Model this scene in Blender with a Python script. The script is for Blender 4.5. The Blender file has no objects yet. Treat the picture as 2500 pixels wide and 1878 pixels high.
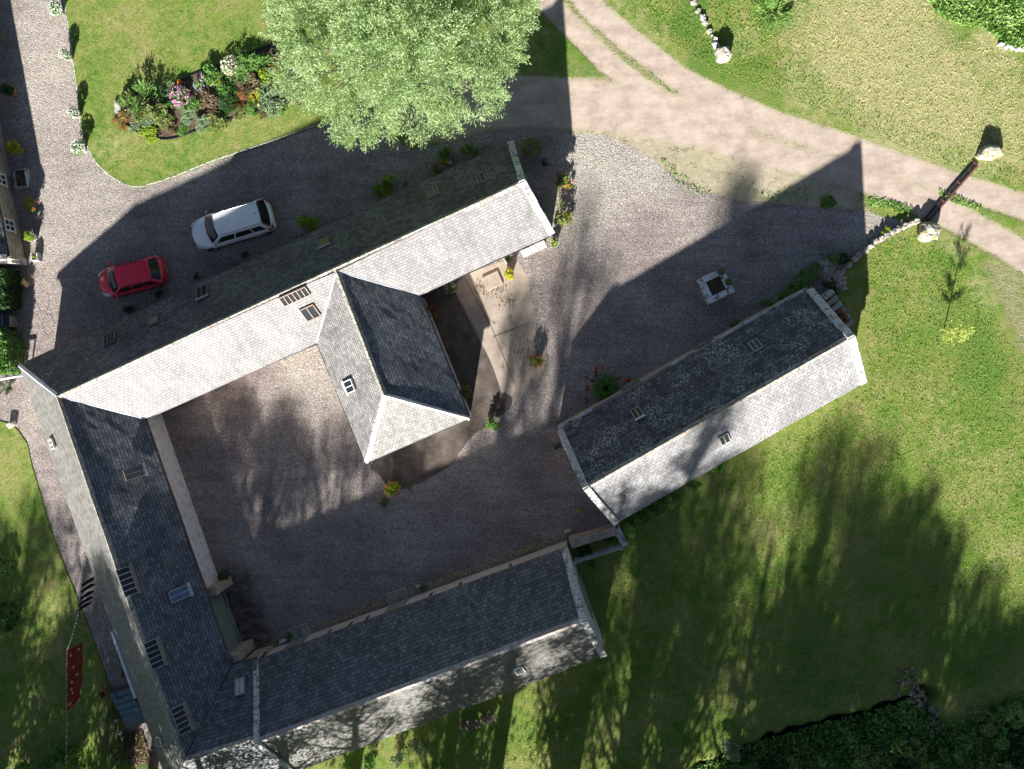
import bpy, bmesh, math, random
import numpy as np
from mathutils import Vector, Matrix, noise
from mathutils.geometry import delaunay_2d_cdt
PI = math.pi
scene = bpy.context.scene
COL = scene.collection
# ------------------------------------------------------------------ camera, world, sun
H = 44.0
TX, TY, FPX = -0.0472, 0.0711, 1940.9
SX, SY = 0.37, 2.25                      # shadow offset on the ground per metre of height
RC = (Matrix.Rotation(TY, 3, 'Y') @ Matrix.Rotation(TX, 3, 'X'))
cam = bpy.data.objects.new('camera', bpy.data.cameras.new('camera'))
COL.objects.link(cam)
cam.matrix_world = Matrix.Translation((0, 0, H)) @ RC.to_4x4()
cam.data.sensor_width = 36
cam.data.lens = FPX / 2500 * 36
cam.data.clip_end = 2000
scene.camera = cam
w = bpy.data.worlds.new('World'); scene.world = w; w.use_nodes = True
sky = w.node_tree.nodes.new('ShaderNodeTexSky'); sky.sky_type = 'NISHITA'; sky.sun_disc = False; sky.air_density = .55; sky.dust_density = .4
SUN_EL = math.atan(1 / math.hypot(SX, SY))
sky.sun_elevation = SUN_EL
sky.sun_rotation = math.atan2(-SX, -SY)
bgn = w.node_tree.nodes['Background']
_wb = w.node_tree.nodes.new('ShaderNodeMix'); _wb.data_type = 'RGBA'; _wb.blend_type = 'MULTIPLY'; _wb.inputs[0].default_value = 1; _wb.inputs[7].default_value = (1.03, .96, .87, 1)
w.node_tree.links.new(sky.outputs[0], _wb.inputs[6]); w.node_tree.links.new(_wb.outputs[2], bgn.inputs[0]); bgn.inputs[1].default_value = 0.05
sl = bpy.data.lights.new('sun', 'SUN'); sl.energy = 5.0; sl.angle = math.radians(0.9); sl.color = (1, .965, .91)
sun = bpy.data.objects.new('sun', sl); COL.objects.link(sun)
sun.rotation_euler = Vector((SX, SY, -1)).to_track_quat('-Z', 'Y').to_euler()
sun.location = (0, -60, 40)
scene.view_settings.view_transform = 'Standard'
scene.view_settings.look = 'None'
scene.view_settings.gamma = 1
scene.view_settings.exposure = 1.5
scene.render.resolution_x = 1024; scene.render.resolution_y = 769

# ------------------------------------------------------------------ helpers
def P(u, v, z=0.0):
    d = RC @ Vector(((u - 1250) / FPX, -(v - 939) / FPX, -1))
    t = (H - z) / -d.z
    return Vector((d.x * t, d.y * t, z))
def on_plane(u, v, p0, n):
    d = RC @ Vector(((u - 1250) / FPX, -(v - 939) / FPX, -1)); o = Vector((0, 0, H))
    return o + d * ((p0 - o).dot(n) / d.dot(n))
def origin(o):
    r = Vector((0, 0, 0))
    while o is not None:
        r += o.location; o = o.parent
    return r
def tag(o, label, cat=None, group=None, kind=None):
    if label: o['label'] = label
    if cat: o['category'] = cat
    if group: o['group'] = group
    if kind: o['kind'] = kind
    return o
def thing(name, label, cat, loc, group=None):
    o = bpy.data.objects.new(name, None); COL.objects.link(o); o.location = loc
    o.empty_display_size = .3
    return tag(o, label, cat, group)
def link_mesh(name, V, F, mat, parent=None, uv=None, smooth=False, tint=None, attrs=None, local=False):
    V = np.asarray(V, dtype=np.float32).reshape(-1, 3)
    if not local and parent is not None:
        V = V - np.array(origin(parent), dtype=np.float32)
    me = bpy.data.meshes.new(name)
    if isinstance(F, np.ndarray):
        k = F.shape[1]; n = len(F)
        me.vertices.add(len(V)); me.vertices.foreach_set('co', V.ravel())
        me.loops.add(n * k); me.loops.foreach_set('vertex_index', F.astype(np.int32).ravel())
        me.polygons.add(n); me.polygons.foreach_set('loop_start', np.arange(0, n * k, k, dtype=np.int32))
        me.polygons.foreach_set('loop_total', np.full(n, k, dtype=np.int32))
        me.update(calc_edges=True)
    else:
        me.from_pydata(V.tolist(), [], F); me.update()
    if uv is not None:
        ul = me.uv_layers.new(name='UVMap')
        li = np.empty(len(me.loops), dtype=np.int32); me.loops.foreach_get('vertex_index', li)
        ul.data.foreach_set('uv', np.asarray(uv, dtype=np.float32)[li].ravel())
    if tint is not None:
        a = me.attributes.new('tint', 'FLOAT', 'POINT'); a.data.foreach_set('value', np.asarray(tint, dtype=np.float32))
    if attrs:
        for k_, arr in attrs.items():
            a = me.attributes.new(k_, 'FLOAT_COLOR', 'POINT'); a.data.foreach_set('color', np.asarray(arr, dtype=np.float32).ravel())
    if smooth:
        me.polygons.foreach_set('use_smooth', np.ones(len(me.polygons), dtype=bool))
    me.materials.append(mat)
    o = bpy.data.objects.new(name, me); COL.objects.link(o)
    if parent is not None: o.parent = parent
    return o
class MB:
    def __init__(s): s.v = []; s.f = []
    def add(s, V, F):
        b = len(s.v); s.v += [tuple(x) for x in V]; s.f += [tuple(i + b for i in f) for f in F]; return s
    def hexa(s, A, B):            # A: 4 bottom pts, B: 4 top pts
        return s.add(list(A) + list(B), [(3, 2, 1, 0), (4, 5, 6, 7), (0, 1, 5, 4), (1, 2, 6, 5), (2, 3, 7, 6), (3, 0, 4, 7)])
    def box(s, c, size, ang=0, ax=None):
        c = Vector(c)
        if ax is None: ax = [Vector((math.cos(ang), math.sin(ang), 0)), Vector((-math.sin(ang), math.cos(ang), 0)), Vector((0, 0, 1))]
        X, Y, Z = ax[0] * size[0] / 2, ax[1] * size[1] / 2, ax[2] * size[2] / 2
        return s.hexa([c - X - Y - Z, c + X - Y - Z, c + X + Y - Z, c - X + Y - Z], [c - X - Y + Z, c + X - Y + Z, c + X + Y + Z, c - X + Y + Z])
    def beam(s, p, q, w, h, up=Vector((0, 0, 1))):
        p = Vector(p); q = Vector(q); X = (q - p).normalized(); Y = up.cross(X).normalized(); Z = X.cross(Y)
        return s.box((p + q) / 2, ((q - p).length, w, h), ax=[X, Y, Z])
    def prism(s, pts, z0, z1):
        n = len(pts); A = sum(pts[i][0] * pts[(i + 1) % n][1] - pts[(i + 1) % n][0] * pts[i][1] for i in range(n))
        if A < 0: pts = pts[::-1]
        V = [(p[0], p[1], z0) for p in pts] + [(p[0], p[1], z1) for p in pts]
        return s.add(V, [tuple(range(n))[::-1], tuple(range(n, 2 * n))] + [(i, (i + 1) % n, (i + 1) % n + n, i + n) for i in range(n)])
    def tube(s, pts, rad, n=8, cap=True):
        pts = [Vector(p) for p in pts]; m = len(pts)
        if not hasattr(rad, '__len__'): rad = [rad] * m
        V = []
        for i, p in enumerate(pts):
            t = (pts[min(i + 1, m - 1)] - pts[max(i - 1, 0)]).normalized()
            a = t.orthogonal().normalized() if abs(t.z) > .9 else t.cross(Vector((0, 0, 1))).normalized()
            b = t.cross(a)
            for k in range(n):
                th = 2 * PI * k / n; V.append(p + (a * math.cos(th) + b * math.sin(th)) * rad[i])
        F = [(i * n + k, i * n + (k + 1) % n, (i + 1) * n + (k + 1) % n, (i + 1) * n + k) for i in range(m - 1) for k in range(n)]
        if cap: F += [tuple(range(n))[::-1], tuple(range((m - 1) * n, m * n))]
        return s.add(V, F)
    def lathe(s, c, prof, n=20):
        c = Vector(c)
        V = [c + Vector((r * math.cos(2 * PI * k / n), r * math.sin(2 * PI * k / n), z)) for r, z in prof for k in range(n)]
        F = [(i * n + k, i * n + (k + 1) % n, (i + 1) * n + (k + 1) % n, (i + 1) * n + k) for i in range(len(prof) - 1) for k in range(n)]
        return s.add(V, F)
    def build(s, name, mat, parent=None, smooth=False, bevel=0, local=False):
        o = link_mesh(name, [tuple(x) for x in s.v], s.f, mat, parent, smooth=smooth, local=local)
        if bevel:
            m = o.modifiers.new('bevel', 'BEVEL'); m.width = bevel; m.segments = 2; m.limit_method = 'ANGLE'
        return o
# ------------------------------------------------------------------ node helpers
class NT:
    def __init__(s, name):
        s.m = bpy.data.materials.new(name); s.m.use_nodes = True; s.t = s.m.node_tree; s.b = s.t.nodes['Principled BSDF']
        s.out = s.t.nodes['Material Output']; s.pos = None
    def n(s, typ, **kw):
        o = s.t.nodes.new(typ)
        for k, v in kw.items(): setattr(o, k, v)
        return o
    def l(s, a, b):
        if isinstance(a, (int, float)): b.default_value = a
        elif isinstance(a, (tuple, list)): b.default_value = tuple(a) + ((1,) if len(a) == 3 and len(b.default_value) == 4 else ())
        else: s.t.links.new(a, b)
    def P(s):
        if s.pos is None: s.pos = s.n('ShaderNodeNewGeometry').outputs['Position']
        return s.pos
    def O(s): return s.n('ShaderNodeTexCoord').outputs['Object']
    def UV(s): return s.n('ShaderNodeTexCoord').outputs['UV']
    def noise(s, vec, sc, det=3, rough=.55, w=0):
        o = s.n('ShaderNodeTexNoise'); s.l(vec, o.inputs['Vector']); o.inputs['Scale'].default_value = sc
        o.inputs['Detail'].default_value = det; o.inputs['Roughness'].default_value = rough; return o.outputs['Fac']
    def vor(s, vec, sc, feat='F1', out='Distance'):
        o = s.n('ShaderNodeTexVoronoi', feature=feat); s.l(vec, o.inputs['Vector']); o.inputs['Scale'].default_value = sc; return o.outputs[out]
    def scl(s, vec, v):
        o = s.n('ShaderNodeMapping'); s.l(vec, o.inputs['Vector']); o.inputs['Scale'].default_value = v; return o.outputs[0]
    def ramp(s, f, stops):
        o = s.n('ShaderNodeValToRGB'); e = o.color_ramp.elements
        while len(e) < len(stops): e.new(.5)
        for i, (p, c) in enumerate(stops):
            e[i].position = p; c = (c, c, c) if isinstance(c, (int, float)) else c; e[i].color = tuple(c) + (1,)
        s.l(f, o.inputs[0]); return o.outputs[0]
    def mix(s, f, a, b, mode='MIX'):
        o = s.n('ShaderNodeMix', data_type='RGBA', blend_type=mode); s.l(f, o.inputs[0]); s.l(a, o.inputs[6]); s.l(b, o.inputs[7]); return o.outputs[2]
    def math(s, op, a, b=0, c=0, clamp=False):
        o = s.n('ShaderNodeMath', operation=op, use_clamp=clamp); s.l(a, o.inputs[0]); s.l(b, o.inputs[1])
        if op in ('MULTIPLY_ADD',): s.l(c, o.inputs[2])
        return o.outputs[0]
    def step(s, v, a, b):
        o = s.n('ShaderNodeMapRange', interpolation_type='SMOOTHSTEP'); s.l(v, o.inputs[0]); s.l(a, o.inputs[1]); s.l(b, o.inputs[2]); return o.outputs[0]
    def bump(s, h, strength=.5, dist=.02, normal=None):
        o = s.n('ShaderNodeBump'); s.l(h, o.inputs['Height']); o.inputs['Strength'].default_value = strength; o.inputs['Distance'].default_value = dist
        if normal is not None: s.l(normal, o.inputs['Normal'])
        s.l(o.outputs[0], s.b.inputs['Normal']); return o.outputs[0]
    def fin(s, col, rough=.8, spec=.3, metal=0):
        s.l(col, s.b.inputs['Base Color']); s.l(rough, s.b.inputs['Roughness']); s.b.inputs['Specular IOR Level'].default_value = spec
        s.b.inputs['Metallic'].default_value = metal; return s.m
def plain(name, col, rough=.6, spec=.4, metal=0, var=.25, sc=6):
    t = NT(name); o = t.O()
    c2 = tuple(min(1, c * (1 + var)) for c in col); c1 = tuple(c * (1 - var) for c in col)
    c = t.ramp(t.noise(o, sc, 4, .6), [(.3, c1), (.7, c2)])
    t.bump(t.noise(o, sc * 5, 3), .15, .01)
    return t.fin(c, rough, spec, metal)
def paint(name, col, rough=.25, coat=.8, metal=0):
    t = NT(name); t.fin(t.ramp(t.noise(t.O(), 1.2, 3), [(.3, tuple(c * .93 for c in col)), (.7, col)]), rough, .5, metal)
    t.b.inputs['Coat Weight'].default_value = coat; t.b.inputs['Coat Roughness'].default_value = .04; return t.m
def slate(name, bw, bh, ca, cb, moss=0., lichen=0., mossc=(.09, .10, .04), rough=.5, lsc=7, patch=.5, yellow=0., mort=.25, bst=.75):
    t = NT(name); uv = t.UV()
    nz = t.n('ShaderNodeTexNoise'); t.l(uv, nz.inputs['Vector']); nz.inputs['Scale'].default_value = 3.2; nz.inputs['Detail'].default_value = 4; nz = nz.outputs['Color']
    wob = t.n('ShaderNodeVectorMath', operation='MULTIPLY_ADD'); t.l(nz, wob.inputs[0]); wob.inputs[1].default_value = (.16, .05, 0); t.l(uv, wob.inputs[2])
    br = t.n('ShaderNodeTexBrick'); t.l(wob.outputs[0], br.inputs['Vector'])
    br.inputs['Scale'].default_value = 1; br.inputs['Brick Width'].default_value = bw; br.inputs['Row Height'].default_value = bh
    br.inputs['Mortar Size'].default_value = .014; br.inputs['Mortar Smooth'].default_value = .25; br.inputs['Bias'].default_value = -.1
    br.offset = .5
    t.l(ca, br.inputs['Color1']); t.l(cb, br.inputs['Color2']); t.l(tuple(c * mort for c in ca), br.inputs['Mortar'])
    big = t.noise(uv, .45, 4, .6)
    c = t.mix(1.0, br.outputs['Color'], t.ramp(big, [(.3, 1 - patch * .55), (.7, 1.0)]), 'MULTIPLY')
    streak = t.noise(t.scl(uv, (2.2, .3, 1)), 1.6, 4, .6)
    c = t.mix(1.0, c, t.ramp(streak, [(.3, .72), (.65, 1.0)]), 'MULTIPLY')
    c = t.mix(1.0, c, t.ramp(t.noise(uv, 24, 3, .7), [(.25, .7), (.75, 1.15)]), 'MULTIPLY')
    if moss:
        mk = t.step(t.math('ADD', t.noise(uv, 1.1, 5, .7), t.math('MULTIPLY', t.noise(uv, 14, 2), .35)), .86 - moss * .3, 1.0 - moss * .3)
        c = t.mix(mk, c, mossc)
    if yellow:
        yk = t.step(t.math('ADD', t.noise(uv, 1.7, 3, .6), t.math('MULTIPLY', t.noise(uv, 11, 2), .4)), .98 - yellow * .1, 1.06 - yellow * .1)
        c = t.mix(yk, c, (.17, .15, .03))
    if lichen:
        d = t.vor(uv, lsc); ms = t.noise(uv, .7, 3, .6)
        thr = t.math('MULTIPLY', t.step(ms, .66 - lichen * .32, .80 - lichen * .15), .44)
        lk = t.math('LESS_THAN', t.math('ADD', d, t.math('MULTIPLY', t.noise(uv, 30, 2), .15)), thr)
        c = t.mix(lk, c, (.50, .50, .47))
    row = t.math('FRACT', t.math('DIVIDE', t.n('ShaderNodeSeparateXYZ').outputs[1] if False else sep(t, wob.outputs[0], 1), bh))
    h = t.math('ADD', t.math('MULTIPLY', br.outputs['Fac'], -1.0), t.math('MULTIPLY', row, -.7))
    h = t.math('ADD', h, t.math('MULTIPLY', t.noise(uv, 9, 3), .9))
    t.bump(h, bst, .02)
    return t.fin(c, rough, .35)
def sep(t, v, i):
    o = t.n('ShaderNodeSeparateXYZ'); t.l(v, o.inputs[0]); return o.outputs[i]
def stone(name, ca, cb, sc=4., mortar=(.33, .30, .26), lichen=.0, rough=.9):
    t = NT(name); o = t.O(); v = t.scl(o, (1, 1, 1.6))
    cell = t.vor(v, sc, out='Color'); edge = t.vor(v, sc, 'DISTANCE_TO_EDGE')
    c = t.mix(sep(t, cell, 0), ca, cb)
    c = t.mix(1, c, t.ramp(t.noise(o, 22, 4, .7), [(.25, .6), (.75, 1.15)]), 'MULTIPLY')
    c = t.mix(t.step(edge, .05, .015), c, mortar)
    if lichen:
        k = t.step(t.math('ADD', t.noise(o, 3, 4, .7), t.math('MULTIPLY', t.noise(o, 20, 2), .25)), .66, .74); c = t.mix(t.math('MULTIPLY', k, lichen), c, (.06, .06, .05))
    t.bump(t.math('ADD', t.step(edge, 0, .08), t.math('MULTIPLY', t.noise(o, 14, 4), .8)), .8, .03)
    return t.fin(c, rough, .2)
def leafmat(name, dark, mid, light, trans=.35, rough=.55):
    t = NT(name); a = t.n('ShaderNodeAttribute', attribute_name='tint')
    c = t.ramp(a.outputs['Fac'], [(0, dark), (.5, mid), (1, light)])
    t.fin(c, rough, .25)
    tr = t.n('ShaderNodeBsdfTranslucent'); t.l(t.mix(1, c, (1.1, 1.15, .6), 'MULTIPLY'), tr.inputs[0])
    mx = t.n('ShaderNodeMixShader'); mx.inputs[0].default_value = trans
    t.t.links.new(t.b.outputs[0], mx.inputs[1]); t.t.links.new(tr.outputs[0], mx.inputs[2]); t.t.links.new(mx.outputs[0], t.out.inputs[0])
    return t.m
# ------------------------------------------------------------------ materials
def ground_material():
    t = NT('ground_cover'); p = t.P()
    a = t.n('ShaderNodeAttribute', attribute_name='cov'); sp = t.n('ShaderNodeSeparateColor'); t.l(a.outputs['Color'], sp.inputs[0])
    dirt, grav, dry = sp.outputs[0], sp.outputs[1], sp.outputs[2]
    a2 = t.n('ShaderNodeAttribute', attribute_name='cov2'); sp2 = t.n('ShaderNodeSeparateColor'); t.l(a2.outputs['Color'], sp2.inputs[0])
    lush, dark, pale = sp2.outputs[0], sp2.outputs[1], sp2.outputs[2]
    n1 = t.noise(p, .35, 5, .6); n2 = t.noise(p, 2.2, 5, .65); n3 = t.noise(p, 11, 5, .75); n4 = t.noise(p, 34, 3, .7)
    # grass
    f = t.math('ADD', t.math('MULTIPLY', n1, .55), t.math('MULTIPLY', n2, .55))
    g = t.ramp(f, [(.36, (.085, .19, .026)), (.48, (.165, .265, .046)), (.58, (.25, .30, .075)), (.70, (.36, .335, .135))])
    g = t.mix(t.step(t.math('ADD', dry, t.math('MULTIPLY_ADD', n2, .9, -.45)), .25, .95), g, t.ramp(n3, [(.3, (.40, .37, .17)), (.7, (.58, .53, .28))]))
    g = t.mix(t.math('MULTIPLY', t.step(t.math('ADD', lush, t.math('MULTIPLY_ADD', n2, 1.4, -.7)), .25, 1.0), .8), g, (.095, .21, .035))
    g = t.mix(1, g, t.ramp(n3, [(.28, .38), (.5, .95), (.75, 1.3)]), 'MULTIPLY')
    g = t.mix(1, g, t.ramp(n4, [(.28, .5), (.72, 1.32)]), 'MULTIPLY')
    g = t.mix(t.step(t.noise(p, 1.5, 6, .8), .56, .66), g, t.mix(1, g, (.55, .78, .5), 'MULTIPLY'))
    g = t.mix(t.math('MULTIPLY', t.step(t.noise(t.scl(p, (1, 1, 1)), .8, 6, .8), .58, .68), .45), g, (.32, .25, .13))
    # dirt track
    d = t.ramp(t.noise(p, 1.1, 6, .7), [(.3, (.39, .305, .245)), (.5, (.50, .405, .335)), (.7, (.57, .48, .40))])
    sand = t.ramp(t.noise(p, 2.6, 6, .75), [(.3, (.35, .31, .19)), (.55, (.45, .40, .27)), (.75, (.54, .48, .35))])
    d = t.mix(t.step(t.math('ADD', dirt, t.math('MULTIPLY_ADD', n1, .5, -.25)), .55, .98), sand, d)
    d = t.mix(1, d, t.ramp(n4, [(.3, .74), (.7, 1.16)]), 'MULTIPLY')
    d = t.mix(1, d, t.ramp(t.noise(t.scl(p, (.7, 1.6, 1)), .9, 6, .75), [(.35, .80), (.6, 1.05)]), 'MULTIPLY')
    pc_ = t.vor(p, 4.5); d = t.mix(t.math('LESS_THAN', pc_, .085), d, (.66, .62, .56))
    tuft = t.step(t.math('ADD', t.math('MULTIPLY', n2, .6), t.math('MULTIPLY', n3, .6)), .62, .70)
    d = t.mix(t.math('MULTIPLY', tuft, t.math('MULTIPLY', t.step(dirt, 1.0, .5), .8)), d, (.20, .23, .07))
    dsel = t.step(t.math('ADD', dirt, t.math('ADD', t.math('MULTIPLY_ADD', n3, 1.5, -.75), t.math('MULTIPLY_ADD', n2, .9, -.45))), .36, .64)
    c = t.mix(dsel, g, d)
    # gravel
    cell = t.vor(p, 21, out='Color'); cell2 = t.vor(p, 38, out='Color')
    gv = t.ramp(sep(t, cell, 0), [(0, (.125, .10, .093)), (.35, (.245, .212, .195)), (.8, (.37, .33, .30)), (1, (.64, .59, .53))])
    gv = t.mix(.45, gv, t.ramp(sep(t, cell2, 1), [(0, (.095, .078, .075)), (.5, (.275, .245, .23)), (1, (.56, .52, .48))]))
    gv = t.mix(1, gv, t.ramp(t.noise(p, .28, 6, .68), [(.34, (.80, .75, .77)), (.5, (1.04, 1.0, 1.0)), (.66, (1.26, 1.24, 1.18))]), 'MULTIPLY')
    gv = t.mix(1, gv, t.ramp(t.noise(t.scl(p, (.25, 1.6, 1)), 1.1, 4, .6), [(.35, .84), (.6, 1.06)]), 'MULTIPLY')
    gv = t.mix(t.math('MULTIPLY', t.step(t.noise(p, 1.7, 6, .75), .60, .70), .35), gv, (.13, .10, .08))
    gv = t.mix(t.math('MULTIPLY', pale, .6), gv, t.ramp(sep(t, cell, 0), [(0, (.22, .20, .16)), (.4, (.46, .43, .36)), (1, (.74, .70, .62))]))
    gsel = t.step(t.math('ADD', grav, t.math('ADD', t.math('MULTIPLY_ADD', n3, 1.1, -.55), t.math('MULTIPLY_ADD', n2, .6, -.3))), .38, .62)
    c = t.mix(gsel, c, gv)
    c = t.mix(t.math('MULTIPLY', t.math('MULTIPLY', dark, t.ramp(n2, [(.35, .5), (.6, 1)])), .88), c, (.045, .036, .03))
    hg = t.math('MULTIPLY', t.math('ADD', n3, t.math('MULTIPLY', n4, .5)), 1.6)
    hgr = t.math('ADD', t.math('MULTIPLY', t.vor(p, 21), -.9), t.math('MULTIPLY', t.vor(p, 38), -.5))
    hd = t.math('MULTIPLY', n4, .35)
    mh = t.n('ShaderNodeMix', data_type='FLOAT'); t.l(dsel, mh.inputs[0]); t.l(hg, mh.inputs[2]); t.l(hd, mh.inputs[3])
    mh2 = t.n('ShaderNodeMix', data_type='FLOAT'); t.l(gsel, mh2.inputs[0]); t.l(mh.outputs[0], mh2.inputs[2]); t.l(hgr, mh2.inputs[3])
    t.bump(mh2.outputs[0], .75, .045)
    return t.fin(c, .95, .12)
M = {}
M['ground'] = ground_material()
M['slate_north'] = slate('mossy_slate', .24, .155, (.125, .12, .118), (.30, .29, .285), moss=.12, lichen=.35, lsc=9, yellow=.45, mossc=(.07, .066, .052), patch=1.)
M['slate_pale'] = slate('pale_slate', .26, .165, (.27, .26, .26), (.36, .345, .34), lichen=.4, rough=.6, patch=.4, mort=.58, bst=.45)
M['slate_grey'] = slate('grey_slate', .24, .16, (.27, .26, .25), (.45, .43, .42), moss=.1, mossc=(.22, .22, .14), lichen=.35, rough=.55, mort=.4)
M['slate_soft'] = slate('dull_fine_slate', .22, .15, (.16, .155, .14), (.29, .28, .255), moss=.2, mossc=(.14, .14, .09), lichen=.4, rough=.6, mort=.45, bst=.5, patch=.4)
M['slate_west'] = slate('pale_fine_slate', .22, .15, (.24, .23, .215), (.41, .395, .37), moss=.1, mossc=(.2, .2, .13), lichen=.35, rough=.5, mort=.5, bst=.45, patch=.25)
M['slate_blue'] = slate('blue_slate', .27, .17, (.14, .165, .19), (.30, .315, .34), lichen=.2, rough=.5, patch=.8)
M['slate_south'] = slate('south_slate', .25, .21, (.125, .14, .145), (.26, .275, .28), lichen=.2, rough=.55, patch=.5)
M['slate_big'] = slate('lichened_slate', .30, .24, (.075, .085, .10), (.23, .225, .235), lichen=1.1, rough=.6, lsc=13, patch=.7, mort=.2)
M['slate_big_sunlit'] = slate('lichened_slate_sunlit_copy', .30, .24, (.29, .285, .29), (.38, .37, .375), lichen=.95, rough=.5, lsc=13, patch=.3, mort=.5, bst=.5)  # brighter copy of the barn slate, sunlight put into its colour
M['rubble'] = stone('rubble_wall', (.40, .30, .24), (.56, .48, .40), 3.5)
M['limewash'] = stone('limewashed_wall', (.55, .50, .46), (.66, .61, .57), 2.2, mortar=(.58, .53, .49), lichen=.25)
M['whitewash'] = stone('flaking_whitewash', (.84, .83, .82), (.92, .91, .90), 1.6, mortar=(.8, .78, .76), lichen=.3)
M['flaking'] = stone('flaking_planter_paint', (.78, .77, .76), (.88, .87, .86), 1.4, mortar=(.6, .6, .58), lichen=.95)
M['coping'] = stone('coping_stone', (.58, .56, .52), (.74, .73, .70), 1.6, mortar=(.4, .4, .38), lichen=.75)
M['coping_clean'] = stone('pale_coping', (.66, .65, .62), (.78, .77, .75), 1.6, mortar=(.5, .5, .48), lichen=.25)
M['ridge'] = stone('ridge_tile', (.36, .33, .27), (.52, .49, .42), 3, mortar=(.2, .2, .18), lichen=.5)
M['ridge_pink'] = stone('clay_ridge', (.42, .33, .28), (.52, .50, .48), 2.0, mortar=(.3, .3, .3), lichen=.15)
M['lead'] = plain('lead_flashing', (.50, .53, .58), .45, .5, .3)
M['gutter'] = plain('gutter_black', (.025, .025, .028), .4)
M['gutter_brown'] = plain('gutter_brown', (.16, .07, .05), .5)
M['gutter_white'] = plain('gutter_white', (.88, .88, .9), .5)
M['oldstone'] = stone('dark_mossy_stone', (.14, .12, .08), (.34, .30, .22), 2.5, mortar=(.08, .08, .05), lichen=.7)
M['rock'] = stone('field_stone', (.36, .33, .28), (.50, .46, .40), 1.2, mortar=(.40, .36, .31), lichen=.6)
M['whitestone'] = stone('white_flaking_stone', (.52, .51, .50), (.66, .65, .64), 2.2, mortar=(.6, .6, .58), lichen=.8)
M['greenpaint'] = plain('sage_green_paint', (.20, .26, .21), .55, var=.12)
M['iron'] = plain('black_iron', (.03, .03, .03), .45)
M['rust'] = plain('rusty_steel', (.12, .05, .045), .6)
M['glass'] = plain('dark_glass', (.02, .025, .03), .08, .6, var=.1)
M['glassblue'] = plain('painted_sky_glass', (.10, .16, .26), .1, .8)  # blue of the reflected sky is painted into the base colour
M['pane_pale'] = plain('pale_sheet_pane', (.48, .50, .50), .35, .5, var=.08)
M['glassgrey'] = plain('milky_glass', (.13, .16, .16), .15, .6, var=.2)
M['frame_white'] = plain('white_frame', (.72, .72, .70), .5, var=.08)
M['frame_brown'] = plain('brown_frame', (.28, .20, .14), .6)
M['frame_grey'] = plain('grey_frame', (.35, .36, .34), .6); M['frame_dull'] = plain('dull_frame', (.15, .15, .145), .6)
M['rail_grey'] = plain('pale_grey_frame', (.30, .31, .30), .5)
M['wood'] = plain('weathered_wood', (.20, .16, .12), .8)
M['bark'] = plain('bark', (.12, .095, .07), .9)
M['soil'] = plain('soil', (.10, .070, .050), .95, var=.5, sc=9)
M['terracotta'] = plain('terracotta', (.42, .19, .10), .8)
M['twig'] = plain('twigs', (.17, .12, .09), .9)
M['teal'] = plain('teal_tarpaulin', (.10, .18, .24), .5)
M['redcloth'] = plain('red_cloth', (.30, .04, .02), .85, var=.4, sc=3)
M['whitecloth'] = plain('white_cloth', (.75, .75, .78), .8, var=.05)
M['blackcloth'] = plain('black_cloth', (.02, .02, .022), .8)
M['rope'] = plain('rope', (.45, .42, .36), .8)
def concrete():
    t = NT('old_concrete'); p = t.P()
    c = t.ramp(t.noise(p, .8, 6, .7), [(.3, (.28, .225, .18)), (.55, (.40, .335, .275)), (.75, (.48, .42, .35))])
    k = t.step(t.math('ADD', t.noise(p, 1.3, 5, .75), t.math('MULTIPLY', t.noise(p, 16, 2), .3)), .73, .82)
    c = t.mix(k, c, (.10, .065, .04)); c = t.mix(1, c, t.ramp(t.noise(p, 30, 3), [(.3, .85), (.7, 1.1)]), 'MULTIPLY')
    t.bump(t.noise(p, 25, 4), .4, .015); return t.fin(c, .9, .2)
M['concrete'] = concrete()
def tarmac():
    t = NT('damp_tarmac'); p = t.P()
    c = t.ramp(t.noise(p, 1.2, 6, .7), [(.32, (.055, .044, .038)), (.55, (.12, .098, .082)), (.72, (.19, .155, .13))])
    c = t.mix(t.step(t.noise(p, 24, 3), .62, .75), c, (.22, .19, .17)); t.bump(t.noise(p, 30, 4), .4, .015); return t.fin(c, .85, .25)
M['tarmac'] = tarmac()
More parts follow.
